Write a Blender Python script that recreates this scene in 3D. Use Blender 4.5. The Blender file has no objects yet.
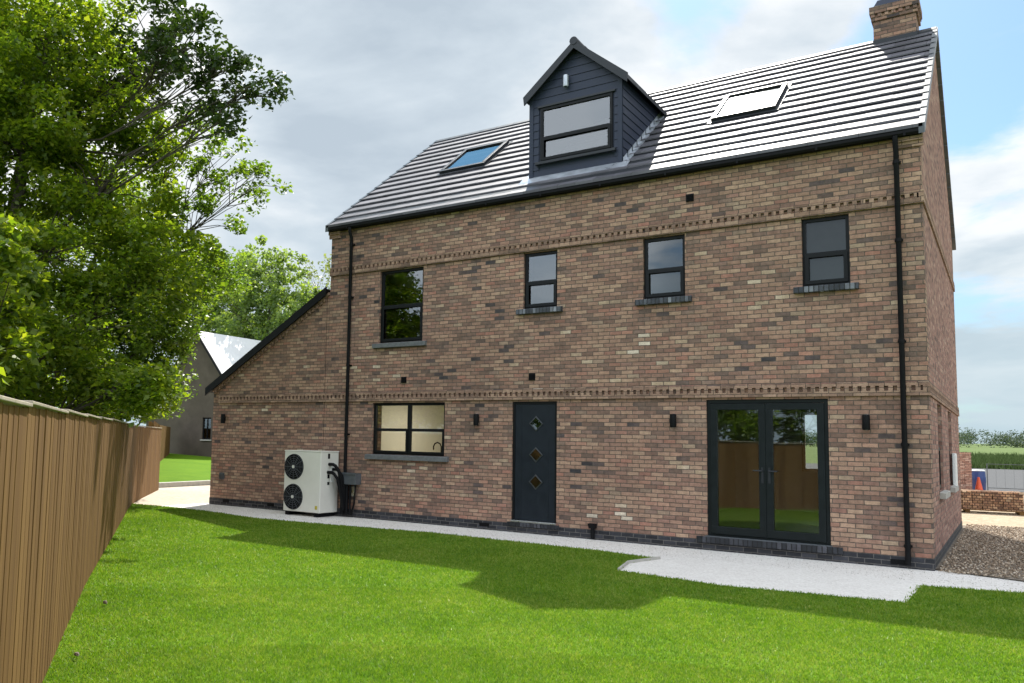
import bpy, math, random
import numpy as np
from mathutils import Vector, Matrix
R = math.radians
random.seed(7)
sc = bpy.context.scene
COL = sc.collection

# ------------------------------------------------------------------ helpers
class NT:
    def __init__(s, nt): s.nt = nt; s.n = nt.nodes; s.l = nt.links
    def add(s, t, **k):
        n = s.n.new(t)
        for a, b in k.items(): setattr(n, a, b)
        return n
    def lk(s, a, b): s.l.new(a, b)
    def put(s, sock, v):
        if hasattr(v, 'is_output') or hasattr(v, 'links'): s.l.new(v, sock)
        else: sock.default_value = v
    def math(s, op, a, b=None, c=None, clamp=False):
        n = s.add('ShaderNodeMath', operation=op, use_clamp=clamp)
        for i, v in enumerate((a, b, c)):
            if v is not None: s.put(n.inputs[i], v)
        return n.outputs[0]
    def mix(s, f, a, b, blend='MIX'):
        n = s.add('ShaderNodeMix', data_type='RGBA', blend_type=blend)
        s.put(n.inputs[0], f); s.put(n.inputs[6], c4(a)); s.put(n.inputs[7], c4(b))
        return n.outputs[2]
    def ramp(s, f, stops, interp='LINEAR'):
        n = s.add('ShaderNodeValToRGB'); cr = n.color_ramp; cr.interpolation = interp
        while len(cr.elements) > 1: cr.elements.remove(cr.elements[-1])
        cr.elements[0].position = stops[0][0]; cr.elements[0].color = c4(stops[0][1])
        for p, c in stops[1:]:
            e = cr.elements.new(p); e.color = c4(c)
        s.put(n.inputs[0], f)
        return n.outputs[0]
    def noise(s, vec, scale, detail=3, rough=.55, w=None):
        n = s.add('ShaderNodeTexNoise')
        if vec is not None: s.put(n.inputs['Vector'], vec)
        n.inputs['Scale'].default_value = scale; n.inputs['Detail'].default_value = detail
        n.inputs['Roughness'].default_value = rough
        return n
    def maprange(s, v, a, b, c=0., d=1., smooth=False):
        n = s.add('ShaderNodeMapRange')
        if smooth: n.interpolation_type = 'SMOOTHSTEP'
        s.put(n.inputs[0], v)
        for i, x in enumerate((a, b, c, d)): n.inputs[i+1].default_value = x
        return n.outputs[0]
    def mapping(s, vec, scale=(1,1,1), rot=(0,0,0), loc=(0,0,0)):
        n = s.add('ShaderNodeMapping'); s.put(n.inputs[0], vec)
        n.inputs['Location'].default_value = loc; n.inputs['Rotation'].default_value = rot; n.inputs['Scale'].default_value = scale
        return n.outputs[0]
def c4(c):
    if isinstance(c, (int, float)): return (c, c, c, 1)
    if isinstance(c, tuple) and len(c) == 3: return (*c, 1)
    return c
def newmat(name):
    m = bpy.data.materials.new(name); m.use_nodes = True
    t = NT(m.node_tree); t.n.clear()
    out = t.add('ShaderNodeOutputMaterial'); t.out = out
    return m, t
def princ(t, col, rough=.6, spec=.5, metal=0., bump=None, bstr=.3, bdist=.01, coat=0.):
    b = t.add('ShaderNodeBsdfPrincipled')
    t.put(b.inputs['Base Color'], c4(col)); t.put(b.inputs['Roughness'], rough)
    b.inputs['Specular IOR Level'].default_value = spec; b.inputs['Metallic'].default_value = metal
    b.inputs['Coat Weight'].default_value = coat
    if bump is not None:
        bn = t.add('ShaderNodeBump'); bn.inputs['Strength'].default_value = bstr; bn.inputs['Distance'].default_value = bdist
        t.put(bn.inputs['Height'], bump); t.lk(bn.outputs[0], b.inputs['Normal'])
    t.lk(b.outputs[0], t.out.inputs[0])
    return b
def objco(t): return t.add('ShaderNodeTexCoord').outputs['Object']
def uvco(t): return t.add('ShaderNodeTexCoord').outputs['UV']
def geopos(t): return t.add('ShaderNodeNewGeometry').outputs['Position']

def simple(name, col, rough=.5, spec=.5, metal=0., var=.12, scale=8., bstr=.1, bdist=.003):
    """paint-like surface with small-scale colour and gloss variation"""
    m, t = newmat(name)
    co = geopos(t)
    n = t.noise(co, scale, 5, .6)
    v = t.maprange(n.outputs[0], .3, .7, 1-var, 1+var)
    c = t.mix(1., col, (1,1,1), 'MULTIPLY')
    mm = t.add('ShaderNodeVectorMath', operation='SCALE'); mm.inputs[0].default_value = col[:3]; t.put(mm.inputs['Scale'], v)
    r = t.maprange(n.outputs[0], .3, .7, max(.02, rough-.06), min(1, rough+.08))
    n2 = t.noise(co, scale*12, 2)
    princ(t, mm.outputs[0], r, spec, metal, n2.outputs[0], bstr, bdist)
    return m

def brickmat(name, palette, mortar, bw=.198, bh=.0655, joint=.0045, seed=0., var=.18, rough=.9, smudge=False):
    m, t = newmat(name)
    uv = uvco(t)
    nz = t.noise(uv, 9, 3); 
    off = t.add('ShaderNodeVectorMath', operation='SUBTRACT'); t.lk(nz.outputs['Color'], off.inputs[0]); off.inputs[1].default_value = (.5,.5,.5)
    sc_ = t.add('ShaderNodeVectorMath', operation='SCALE'); t.lk(off.outputs[0], sc_.inputs[0]); sc_.inputs['Scale'].default_value = .015
    ad = t.add('ShaderNodeVectorMath', operation='ADD'); t.lk(uv, ad.inputs[0]); t.lk(sc_.outputs[0], ad.inputs[1])
    sp = t.add('ShaderNodeSeparateXYZ'); t.lk(ad.outputs[0], sp.inputs[0])
    v = t.math('DIVIDE', sp.outputs[1], bh); row = t.math('FLOOR', v); fv = t.math('FRACT', v)
    par = t.math('MODULO', t.math('ADD', row, 1000.), 2.)
    wr = t.add('ShaderNodeTexWhiteNoise', noise_dimensions='1D'); t.lk(row, wr.inputs['W'])
    jit = t.math('MULTIPLY', wr.outputs[0], .12)
    u = t.math('ADD', t.math('ADD', t.math('DIVIDE', sp.outputs[0], bw), t.math('MULTIPLY', par, .5)), jit)
    colm = t.math('FLOOR', u); fu = t.math('FRACT', u)
    cb = t.add('ShaderNodeCombineXYZ'); t.lk(colm, cb.inputs[0]); t.lk(row, cb.inputs[1]); cb.inputs[2].default_value = seed
    wn = t.add('ShaderNodeTexWhiteNoise', noise_dimensions='3D'); t.lk(cb.outputs[0], wn.inputs['Vector'])
    big = t.noise(uv, .55, 3)
    # clusters of similar bricks: push the random value with a broad noise
    f = t.math('ADD', t.math('MULTIPLY', wn.outputs['Value'], .9), t.maprange(big.outputs[0], .3, .7, -.03, .13), clamp=True)
    base = t.ramp(f, palette)
    sepc = t.add('ShaderNodeSeparateColor'); t.lk(wn.outputs['Color'], sepc.inputs[0])
    fine = t.noise(uv, 60, 4, .65); med = t.noise(uv, 14, 3)
    k = t.math('MULTIPLY', t.maprange(fine.outputs[0], .3, .7, .82, 1.16), t.maprange(sepc.outputs[1], 0, 1, 1-var, 1+var))
    k = t.math('MULTIPLY', k, t.maprange(med.outputs[0], .3, .7, .80, 1.16))
    if smudge:
        sm = t.noise(t.mapping(uv, (6.5, 17, 1)), 1, 4, .6)
        k = t.math('MULTIPLY', k, t.maprange(sm.outputs[0], .66, .74, 1, .5, True))
        br = t.noise(uv, .35, 3); k = t.math('MULTIPLY', k, t.maprange(br.outputs[0], .3, .7, .88, 1.1))
    sv = t.add('ShaderNodeVectorMath', operation='SCALE'); t.lk(base, sv.inputs[0]); t.lk(k, sv.inputs['Scale'])
    # distance to joint
    du = t.math('MULTIPLY', t.math('MINIMUM', fu, t.math('SUBTRACT', 1., fu)), bw)
    dv = t.math('MULTIPLY', t.math('MINIMUM', fv, t.math('SUBTRACT', 1., fv)), bh)
    d = t.math('MINIMUM', du, dv)
    d = t.math('ADD', d, t.maprange(fine.outputs[0], .3, .7, -.0015, .0015))
    msk = t.maprange(d, joint-.0015, joint+.002, 0, 1, True)
    mc = t.mix(t.maprange(med.outputs[0], .3, .7), tuple(x*.8 for x in mortar), tuple(x*1.2 for x in mortar))
    col = t.mix(msk, mc, sv.outputs[0])
    h = t.math('ADD', msk, t.math('MULTIPLY', fine.outputs[0], .35))
    h = t.math('ADD', h, t.math('MULTIPLY', sepc.outputs[2], .5))
    princ(t, col, rough, .25, 0, h, .9, .006)
    return m

class MB:
    """collects faces; builds one mesh object with metre-sized UVs"""
    def __init__(s): s.v = []; s.f = []; s.M = Matrix.Identity(4)
    def face(s, pts):
        i = len(s.v)
        for p in pts: s.v.append(tuple(s.M @ Vector(p)))
        s.f.append(tuple(range(i, i+len(pts))))
    def box(s, x0, x1, y0, y1, z0, z1):
        p = [(x, y, z) for z in (z0, z1) for y in (y0, y1) for x in (x0, x1)]
        for q in ((0,2,3,1),(4,5,7,6),(0,1,5,4),(2,6,7,3),(0,4,6,2),(1,3,7,5)): s.face([p[i] for i in q])
    def hexa(s, a, b):
        """a = bottom loop, b = top loop"""
        n = len(a)
        s.face(a[::-1]); s.face(b)
        for i in range(n):
            j = (i+1) % n; s.face([a[i], a[j], b[j], b[i]])
    def prism(s, pts, axis, a0, a1):
        def P(p, a): return {'x': (a, p[0], p[1]), 'y': (p[0], a, p[1]), 'z': (p[0], p[1], a)}[axis]
        s.hexa([P(p, a0) for p in pts], [P(p, a1) for p in pts])
    def tube(s, pts, rad, n=10, cap=True):
        if not isinstance(rad, (list, tuple)): rad = [rad]*len(pts)
        pts = [Vector(p) for p in pts]; rings = []
        up = Vector((0,0,1))
        prev = None
        for i, p in enumerate(pts):
            d = (pts[min(i+1, len(pts)-1)] - pts[max(i-1, 0)]).normalized()
            if prev is None:
                a = d.cross(up)
                if a.length < .05: a = d.cross(Vector((1,0,0)))
            else: a = prev - d*prev.dot(d)
            a.normalize(); prev = a; b = d.cross(a)
            rings.append([p + (a*math.cos(2*math.pi*k/n) + b*math.sin(2*math.pi*k/n))*rad[i] for k in range(n)])
        for i in range(len(rings)-1):
            for k in range(n):
                j = (k+1) % n
                s.face([rings[i][k], rings[i][j], rings[i+1][j], rings[i+1][k]])
        if cap: s.face(rings[0][::-1]); s.face(rings[-1])
    def build(s, name, mat, parent=None, bevel=0., smooth=False, loc=None):
        me = bpy.data.meshes.new(name)
        me.from_pydata(s.v, [], s.f)
        me.validate(clean_customdata=False)
        if smooth or bevel:
            import bmesh
            bm = bmesh.new(); bm.from_mesh(me); bmesh.ops.remove_doubles(bm, verts=bm.verts, dist=1e-5)
            bmesh.ops.recalc_face_normals(bm, faces=bm.faces); bm.to_mesh(me); bm.free()
        uvl = me.uv_layers.new(name='UVMap').data
        vs = me.vertices
        for p in me.polygons:
            n = p.normal
            ax = 2 if abs(n.z) > .8 else (1 if abs(n.y) >= abs(n.x) else 0)
            for li in p.loop_indices:
                c = vs[me.loops[li].vertex_index].co
                uvl[li].uv = (c.x, c.y) if ax == 2 else ((c.x, c.z) if ax == 1 else (c.y, c.z))
        me.materials.append(mat)
        o = bpy.data.objects.new(name, me); COL.objects.link(o)
        if parent: o.parent = parent
        if loc: o.location = loc
        if smooth:
            for p in me.polygons: p.use_smooth = True
            me.set_sharp_from_angle(angle=R(40))
        if bevel:
            b = o.modifiers.new('bevel', 'BEVEL'); b.width = bevel; b.segments = 2; b.limit_method = 'ANGLE'; b.angle_limit = R(40)
        return o
def mesh_np(name, V, F, mat, parent=None, smooth=False):
    """V (n,3), F (m,k)"""
    V = np.asarray(V, np.float32); F = np.asarray(F, np.int32)
    me = bpy.data.meshes.new(name); k = F.shape[1]
    me.vertices.add(len(V)); me.vertices.foreach_set('co', V.ravel())
    me.loops.add(F.size); me.loops.foreach_set('vertex_index', F.ravel())
    me.polygons.add(len(F)); me.polygons.foreach_set('loop_start', np.arange(0, F.size, k, dtype=np.int32))
    me.update(calc_edges=True); me.validate()
    me.materials.append(mat)
    o = bpy.data.objects.new(name, me); COL.objects.link(o)
    if parent: o.parent = parent
    return o
def tag(o, label=None, cat=None, group=None, kind=None):
    if label: o['label'] = label
    if cat: o['category'] = cat
    if group: o['group'] = group
    if kind: o['kind'] = kind
    return o
def thing(name, label, cat, loc=(0,0,0), rz=0., group=None):
    o = bpy.data.objects.new(name, None); COL.objects.link(o)
    o.location = loc; o.rotation_euler = (0, 0, rz); o.empty_display_size = .2
    return tag(o, label, cat, group)
def copy_tree(o, parent=None):
    c = o.copy(); COL.objects.link(c); c.parent = parent
    for ch in list(o.children): copy_tree(ch, c)
    return c

# ------------------------------------------------------------------ materials
PAL = [(0,(.045,.042,.045)),(.05,(.11,.083,.078)),(.10,(.20,.132,.102)),(.25,(.278,.163,.122)),(.42,(.335,.201,.145)),
       (.58,(.382,.238,.168)),(.72,(.42,.280,.195)),(.81,(.36,.178,.130)),(.88,(.25,.165,.130)),(.955,(.46,.335,.228)),(1,(.62,.52,.41))]
M = {}
M['brick'] = brickmat('weathered brick', PAL, (.125,.10,.082), joint=.0052, var=.13, smudge=True)
M['brick_side'] = brickmat('red brown brick', [(0,(.13,.08,.068)),(.2,(.27,.145,.115)),(.5,(.35,.19,.15)),(.8,(.40,.235,.18)),(1,(.46,.31,.24))], (.25,.2,.17), seed=3.)
M['engineering'] = brickmat('blue engineering brick', [(0,(.022,.023,.027)),(.5,(.035,.036,.042)),(1,(.06,.06,.07))], (.15,.14,.13), rough=.6, seed=5.)
M['sillbrick'] = brickmat('sill brick', [(0,(.03,.033,.04)),(.45,(.085,.09,.105)),(1,(.26,.27,.30))], (.03,.03,.03), bw=.066, bh=.4, rough=.45, seed=9., joint=.006)
M['rowlock'] = brickmat('dark rowlock brick', [(0,(.02,.022,.025)),(.6,(.045,.047,.055)),(1,(.10,.10,.115))], (.02,.02,.02), bw=.066, bh=.4, rough=.5, seed=15., joint=.006)
M['sillgrey'] = simple('grey brick sill', (.13,.135,.14), .55, var=.25, scale=20)
M['band'] = brickmat('string course brick', [(0,(.19,.125,.095)),(.3,(.29,.18,.13)),(.6,(.34,.215,.155)),(1,(.39,.26,.185))], (.12,.09,.07), bh=.0685, bw=.198, seed=11., joint=.004)
M['dark_building'] = simple('dark rendered wall', (.105,.085,.068), .9, spec=.1, var=.15, scale=2.)
M['frame'] = simple('anthracite frame', (.005,.006,.007), .45, spec=.25, var=.15)
M['doorpaint'] = simple('anthracite door', (.011,.016,.023), .42, spec=.3, var=.1, bstr=.25, bdist=.002)
M['frenchpaint'] = simple('dark green grey frame', (.007,.011,.012), .42, spec=.25, var=.1)
M['clad'] = simple('slate blue cladding', (.026,.034,.060), .5, spec=.35, var=.12, bstr=.4)
M['trim'] = simple('dark trim', (.014,.017,.022), .45, var=.15)
M['blackpvc'] = simple('black plastic', (.006,.006,.007), .55, spec=.15, var=.2)
M['metal'] = simple('brushed metal', (.55,.56,.58), .3, metal=1., var=.1)
M['lead'] = simple('lead flashing', (.50,.53,.58), .32, metal=.5, var=.25, scale=5)
M['silver'] = simple('satin grey trim', (.05,.055,.06), .35, metal=.3)
M['cream'] = simple('cream plaster', (.74,.70,.58), .9, spec=.1, var=.03)
M['white'] = simple('white paint', (.78,.78,.75), .7, var=.04)
M['darkroom'] = simple('dim room paint', (.20,.195,.18), .9, spec=.1, var=.05)
M['hp_body'] = simple('cream enamel', (.74,.72,.65), .4, var=.04, scale=3)
M['greyplastic'] = simple('grey plastic', (.09,.10,.11), .4, var=.2)
M['timber_floor'] = simple('pale floor', (.50,.46,.40), .5, var=.2)
M['concrete'] = simple('concrete', (.42,.40,.36), .9, var=.15, scale=6, bstr=.3)

def mk_glass(ro=.008):
    m, t = newmat('window glass')
    fr = t.add('ShaderNodeFresnel'); fr.inputs[0].default_value = 2.4
    gl = t.add('ShaderNodeBsdfGlossy'); gl.inputs['Roughness'].default_value = ro
    gl.inputs['Color'].default_value = (.92,.97,1,1)
    nz = t.noise(geopos(t), 1.3, 1); bn = t.add('ShaderNodeBump'); bn.inputs['Strength'].default_value = .04; bn.inputs['Distance'].default_value = .05
    t.lk(nz.outputs[0], bn.inputs['Height']); t.lk(bn.outputs[0], gl.inputs['Normal'])
    tr = t.add('ShaderNodeBsdfTransparent'); tr.inputs[0].default_value = (.88,.91,.90,1)
    mx = t.add('ShaderNodeMixShader'); t.lk(fr.outputs[0], mx.inputs[0]); t.lk(tr.outputs[0], mx.inputs[1]); t.lk(gl.outputs[0], mx.inputs[2])
    t.lk(mx.outputs[0], t.out.inputs[0]); return m
M['glass'] = mk_glass(); M['roofglass'] = mk_glass(.07)

def mk_tile():
    m, t = newmat('concrete roof tile')
    uv = uvco(t); g = t.add('ShaderNodeNewGeometry')
    isl = g.outputs['Random Per Island']
    n = t.noise(g.outputs['Position'], 30, 5, .65); n2 = t.noise(g.outputs['Position'], 2.2, 4)
    k = t.math('MULTIPLY', t.maprange(isl, 0, 1, .75, 1.3), t.maprange(n2.outputs[0], .3, .7, .8, 1.25))
    sv = t.add('ShaderNodeVectorMath', operation='SCALE'); sv.inputs[0].default_value = (.085,.082,.095); t.lk(k, sv.inputs['Scale'])
    r = t.maprange(t.math('ADD', n.outputs[0], t.math('MULTIPLY', isl, .25)), .35, .95, .50, .66)
    princ(t, sv.outputs[0], r, .5, 0, n.outputs[0], .25, .003)
    return m
M['tile'] = mk_tile()

def mk_leaf(name, cols, trans=.45, rough=.42):
    m, t = newmat(name)
    g = t.add('ShaderNodeNewGeometry')
    n = t.noise(g.outputs['Position'], .9, 3)
    f = t.math('ADD', t.math('MULTIPLY', g.outputs['Random Per Island'], .65), t.maprange(n.outputs[0], .3, .7, 0, .35))
    c = t.ramp(f, cols)
    b = t.add('ShaderNodeBsdfPrincipled'); t.lk(c, b.inputs['Base Color']); b.inputs['Roughness'].default_value = rough
    b.inputs['Specular IOR Level'].default_value = .5
    tr = t.add('ShaderNodeBsdfTranslucent')
    tc = t.mix(1., c, (1.75,1.8,.5), 'MULTIPLY'); t.lk(tc, tr.inputs[0])
    mx = t.add('ShaderNodeMixShader'); mx.inputs[0].default_value = trans
    t.lk(b.outputs[0], mx.inputs[1]); t.lk(tr.outputs[0], mx.inputs[2]); t.lk(mx.outputs[0], t.out.inputs[0])
    return m
M['leaf_bright'] = mk_leaf('fresh green leaves', [(0,(.055,.10,.016)),(.35,(.11,.175,.02)),(.7,(.20,.26,.028)),(1,(.32,.34,.05))], .55)
M['leaf_mid'] = mk_leaf('mid green leaves', [(0,(.05,.095,.02)),(.5,(.11,.18,.028)),(1,(.21,.27,.04))], .55)
M['leaf_dark'] = mk_leaf('oak leaves', [(0,(.018,.038,.012)),(.5,(.032,.062,.014)),(1,(.07,.11,.022))], .22)
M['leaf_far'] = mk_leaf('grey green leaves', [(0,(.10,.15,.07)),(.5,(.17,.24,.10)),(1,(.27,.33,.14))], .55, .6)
M['leaf_birch'] = mk_leaf('thin pale leaves', [(0,(.12,.15,.09)),(1,(.24,.27,.17))], .4)
M['bark'] = simple('bark', (.11,.095,.075), .95, spec=.1, var=.4, scale=14, bstr=.8, bdist=.02)

def mk_grass(name, stops, sheet=False):
    m, t = newmat(name)
    g = t.add('ShaderNodeNewGeometry'); P = g.outputs['Position']
    a = t.noise(P, .9, 6, .7); b = t.noise(P, 6, 4, .7); c = t.noise(P, 40, 3)
    f = t.math('ADD', t.math('MULTIPLY', a.outputs[0], .6), t.math('MULTIPLY', b.outputs[0], .4))
    if not sheet: f = t.math('ADD', t.math('MULTIPLY', f, .7), t.math('MULTIPLY', g.outputs['Random Per Island'], .35))
    else: f = t.math('ADD', t.math('MULTIPLY', f, .75), t.math('MULTIPLY', c.outputs[0], .25))
    col = t.ramp(f, stops)
    bs = t.add('ShaderNodeBsdfPrincipled'); t.lk(col, bs.inputs['Base Color']); bs.inputs['Roughness'].default_value = .5 if not sheet else .9
    bs.inputs['Specular IOR Level'].default_value = .35 if not sheet else .1
    if sheet:
        bn = t.add('ShaderNodeBump'); bn.inputs['Strength'].default_value = .8; bn.inputs['Distance'].default_value = .03
        t.lk(c.outputs[0], bn.inputs['Height']); t.lk(bn.outputs[0], bs.inputs['Normal']); t.lk(bs.outputs[0], t.out.inputs[0])
    else:
        tr = t.add('ShaderNodeBsdfTranslucent'); t.lk(t.mix(1., col, (1.3,1.5,.5), 'MULTIPLY'), tr.inputs[0])
        mx = t.add('ShaderNodeMixShader'); mx.inputs[0].default_value = .4
        t.lk(bs.outputs[0], mx.inputs[1]); t.lk(tr.outputs[0], mx.inputs[2]); t.lk(mx.outputs[0], t.out.inputs[0])
    return m
GR = [(.28,(.062,.140,.010)),(.40,(.10,.195,.012)),(.50,(.145,.245,.015)),(.60,(.20,.285,.028)),(.72,(.33,.35,.09))]
M['grass'] = mk_grass('grass blades', GR)
M['lawn'] = mk_grass('lawn sheet', [(.3,(.06,.14,.006)),(.5,(.10,.20,.008)),(.7,(.15,.25,.012))], True)
M['field'] = mk_grass('field grass', [(.3,(.06,.10,.03)),(.5,(.10,.145,.045)),(.7,(.16,.18,.08))], True)

def ground_mat(name, cols, scale, bstr, bdist, stones=None):
    m, t = newmat(name); P = geopos(t)
    a = t.noise(P, max(1.2, scale*.04), 5, .7); b = t.noise(P, scale, 4, .7)
    vo = t.add('ShaderNodeTexVoronoi'); t.lk(P, vo.inputs['Vector']); vo.inputs['Scale'].default_value = scale*1.3
    sp = t.add('ShaderNodeSeparateColor'); t.lk(vo.outputs['Color'], sp.inputs[0])
    f = t.math('ADD', t.math('MULTIPLY', sp.outputs[0], .45), t.math('ADD', t.math('MULTIPLY', a.outputs[0], .35), t.math('MULTIPLY', b.outputs[0], .2)))
    col = t.ramp(f, cols)
    h = t.math('ADD', t.math('MULTIPLY', vo.outputs['Distance'], -1.), b.outputs[0])
    princ(t, col, .95, .2, 0, h, bstr, bdist); return m
M['path'] = ground_mat('pale crushed stone', [(.2,(.60,.56,.52)),(.5,(.74,.70,.655)),(.8,(.84,.81,.77))], 45, .5, .01)
M['gravel'] = ground_mat('brown gravel', [(.2,(.10,.08,.065)),(.45,(.21,.17,.135)),(.65,(.31,.26,.20)),(.85,(.45,.40,.34))], 30, .9, .03)
M['paving'] = ground_mat('pale paving', [(.2,(.40,.34,.27)),(.5,(.50,.43,.34)),(.8,(.58,.52,.43))], 14, .2, .005)
M['sand'] = ground_mat('sandy ground', [(.2,(.28,.21,.14)),(.5,(.37,.29,.20)),(.8,(.46,.38,.28))], 12, .5, .02)
M['road'] = ground_mat('grey road', [(.2,(.065,.067,.07)),(.5,(.085,.087,.09)),(.8,(.11,.11,.112))], 10, .2, .005)

def mk_fence():
    m, t = newmat('stained timber boards')
    g = t.add('ShaderNodeNewGeometry'); P = g.outputs['Position']; isl = g.outputs['Random Per Island']
    st = t.mapping(P, (15, 15, .7)); n = t.noise(st, 1, 5, .65)
    st2 = t.mapping(P, (5, 5, .35)); n2 = t.noise(st2, 1, 4, .6)
    f = t.math('ADD', t.math('MULTIPLY', n.outputs[0], .45), t.math('ADD', t.math('MULTIPLY', n2.outputs[0], .35), t.math('MULTIPLY', isl, .2)))
    col = t.ramp(f, [(.26,(.055,.030,.012)),(.36,(.13,.066,.021)),(.50,(.175,.094,.030)),(.66,(.205,.113,.037)),(.84,(.28,.165,.065))])
    princ(t, col, .8, .2, 0, n.outputs[0], .4, .004); return m
M['fence'] = mk_fence()
M['cap'] = simple('weathered cap rail', (.36,.31,.24), .7, var=.2, scale=12, bstr=.4)

# ------------------------------------------------------------------ camera (fitted to the photograph)
cam_d = bpy.data.cameras.new('camera'); cam = bpy.data.objects.new('camera', cam_d); COL.objects.link(cam)
sc.camera = cam
cyaw, cpit, crol = .62871, .087802, .0226539
fw = Vector((-math.sin(cyaw)*math.cos(cpit), math.cos(cyaw)*math.cos(cpit), math.sin(cpit)))
rt = Vector((math.cos(cyaw), math.sin(cyaw), 0)); up = rt.cross(fw)
r2 = rt*math.cos(crol) + up*math.sin(crol); u2 = -rt*math.sin(crol) + up*math.cos(crol)
mw = Matrix((r2, u2, -fw)).transposed().to_4x4(); mw.translation = Vector((.859, -13.253, 1.528))
cam.matrix_world = mw
cam_d.sensor_width = 36; cam_d.sensor_fit = 'HORIZONTAL'; cam_d.lens = 29.5587
cam_d.shift_x = .110778; cam_d.shift_y = .024185
cam_d.clip_start = .05; cam_d.clip_end = 5000

# ------------------------------------------------------------------ house dimensions
L = 10.59; LE = 14.05; D = 7.87; H = 5.95; RY = D/2; ROOF0 = 6.045; MS = (9.03-ROOF0)/RY; RZ = 9.03
ang = math.atan(MS)
house = thing('brick_house', 'tall weathered brick house with grey tiled roof, dark dormer and lean-to left wing', 'house')

def wall_grid(mb, u0, u1, z0, z1, holes, P, t, ends=(True, True), top=True):
    """solid wall in (u,z), P(u,d,z)->xyz, thickness t, rectangular holes (u0,u1,z0,z1)"""
    us = sorted(set([u0, u1] + [h[i] for h in holes for i in (0, 1)])); zs = sorted(set([z0, z1] + [h[i] for h in holes for i in (2, 3)]))
    def solid(i, j):
        if i < 0 or j < 0 or i >= len(us)-1 or j >= len(zs)-1: return False
        a = (us[i]+us[i+1])/2; b = (zs[j]+zs[j+1])/2
        return not any(h[0] < a < h[1] and h[2] < b < h[3] for h in holes)
    for i in range(len(us)-1):
        for j in range(len(zs)-1):
            if not solid(i, j): continue
            a, b, c, d = us[i], us[i+1], zs[j], zs[j+1]
            mb.face([P(a,0,c), P(b,0,c), P(b,0,d), P(a,0,d)])
            mb.face([P(b,t,c), P(a,t,c), P(a,t,d), P(b,t,d)])
            if not solid(i-1, j): mb.face([P(a,t,c), P(a,0,c), P(a,0,d), P(a,t,d)])
            if not solid(i+1, j): mb.face([P(b,0,c), P(b,t,c), P(b,t,d), P(b,0,d)])
            if not solid(i, j-1): mb.face([P(a,0,c), P(a,t,c), P(b,t,c), P(b,0,c)])
            if not solid(i, j+1): mb.face([P(a,0,d), P(b,0,d), P(b,t,d), P(a,t,d)])
PF = lambda u, d, z: (u, d, z)               # front wall, outside at y=0
PS = lambda u, d, z: (-d, u, z)              # right gable wall, outside at x=0
PR = lambda u, d, z: (-u, D-d, z)            # rear wall
PB = .13                                      # top of plinth
DOOR = (-6.267, -5.405, .16, 2.257); FRE = (-2.908, -1.218, .188, 2.257); KIT = (-9.395, -7.684, 1.246, 2.257)
WA = (-9.282, -8.231, 3.446, 4.902); WB = (-6.067, -5.414, 3.900, 4.902); WC = (-3.894, -3.216, 3.900, 4.902); WD = (-1.52, -.897, 3.895, 4.902)
SW1 = (1.57, 2.49, .95, 2.257); SW2 = (4.2, 5.1, .95, 2.257)
RK = (7.4, 10.15, .25, 2.40); RL = (2.15, 2.95, 1.05, 2.36); RL2 = (.45, 2.0, .2, 2.38); RU = (8.0, 9.4, 3.6, 4.8)
mb = MB(); wall_grid(mb, -L, 0, PB, H, [DOOR, FRE, KIT, WA, WB, WC, WD], PF, .3)
mb.build('wall', M['brick'], house)
# right gable wall
mb = MB(); wall_grid(mb, .3, D-.3, PB, H, [SW1, SW2], PS, .3)
G0 = (0., H); 
mb.prism([(0, H+.001), (D, H+.001), (RY, RZ-.09)], 'x', -.3, 0)
w = mb.build('gable_wall', M['brick_side'], house); w['label'] = 'red brown brick gable end wall'
mb = MB(); wall_grid(mb, .3, D-.3, PB, H, [], lambda u, d, z: (-L+d, u, z), .3)
mb.prism([(0, H+.001), (D, H+.001), (RY, RZ-.09)], 'x', -L, -L+.3)
mb.build('gable_wall', M['brick'], house)
mb = MB(); wall_grid(mb, 0, L, PB, H, [RK, RL, RL2, RU], PR, .3)
mb.build('rear_wall', M['brick'], house)
# plinth of dark engineering brick, stands a few mm proud
mb = MB()
mb.box(-L-.0, .006, -.006, .0+.3, -.12, PB-.0005)
mb.box(-.3, .006, .3, D-.3, -.12, PB-.0005); mb.box(-L, .006, D-.3, D+.006, -.12, PB-.0005); mb.box(-L, -L+.3, .3, D-.3, -.12, PB-.0005)
mb.box(-LE-.006, -L-.001, -.006, .3, -.12, PB-.0005); mb.box(-LE-.006, -LE+.3, .3, 6.5, -.12, PB-.0005)
mb.build('plinth', M['engineering'], house)
# stepped dark bricks below the doors
mb = MB()
mb.box(FRE[0]-.15, FRE[1]+.15, -.055, -.0075, .09, .183); mb.build('threshold_bricks', M['rowlock'], house, bevel=.004); mb = MB(); mb.box(DOOR[0]-.06, DOOR[1]+.06, -.04, -.0075, .085, .155)
mb.build('threshold_bricks', M['rowlock'], house, bevel=.004)
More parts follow.
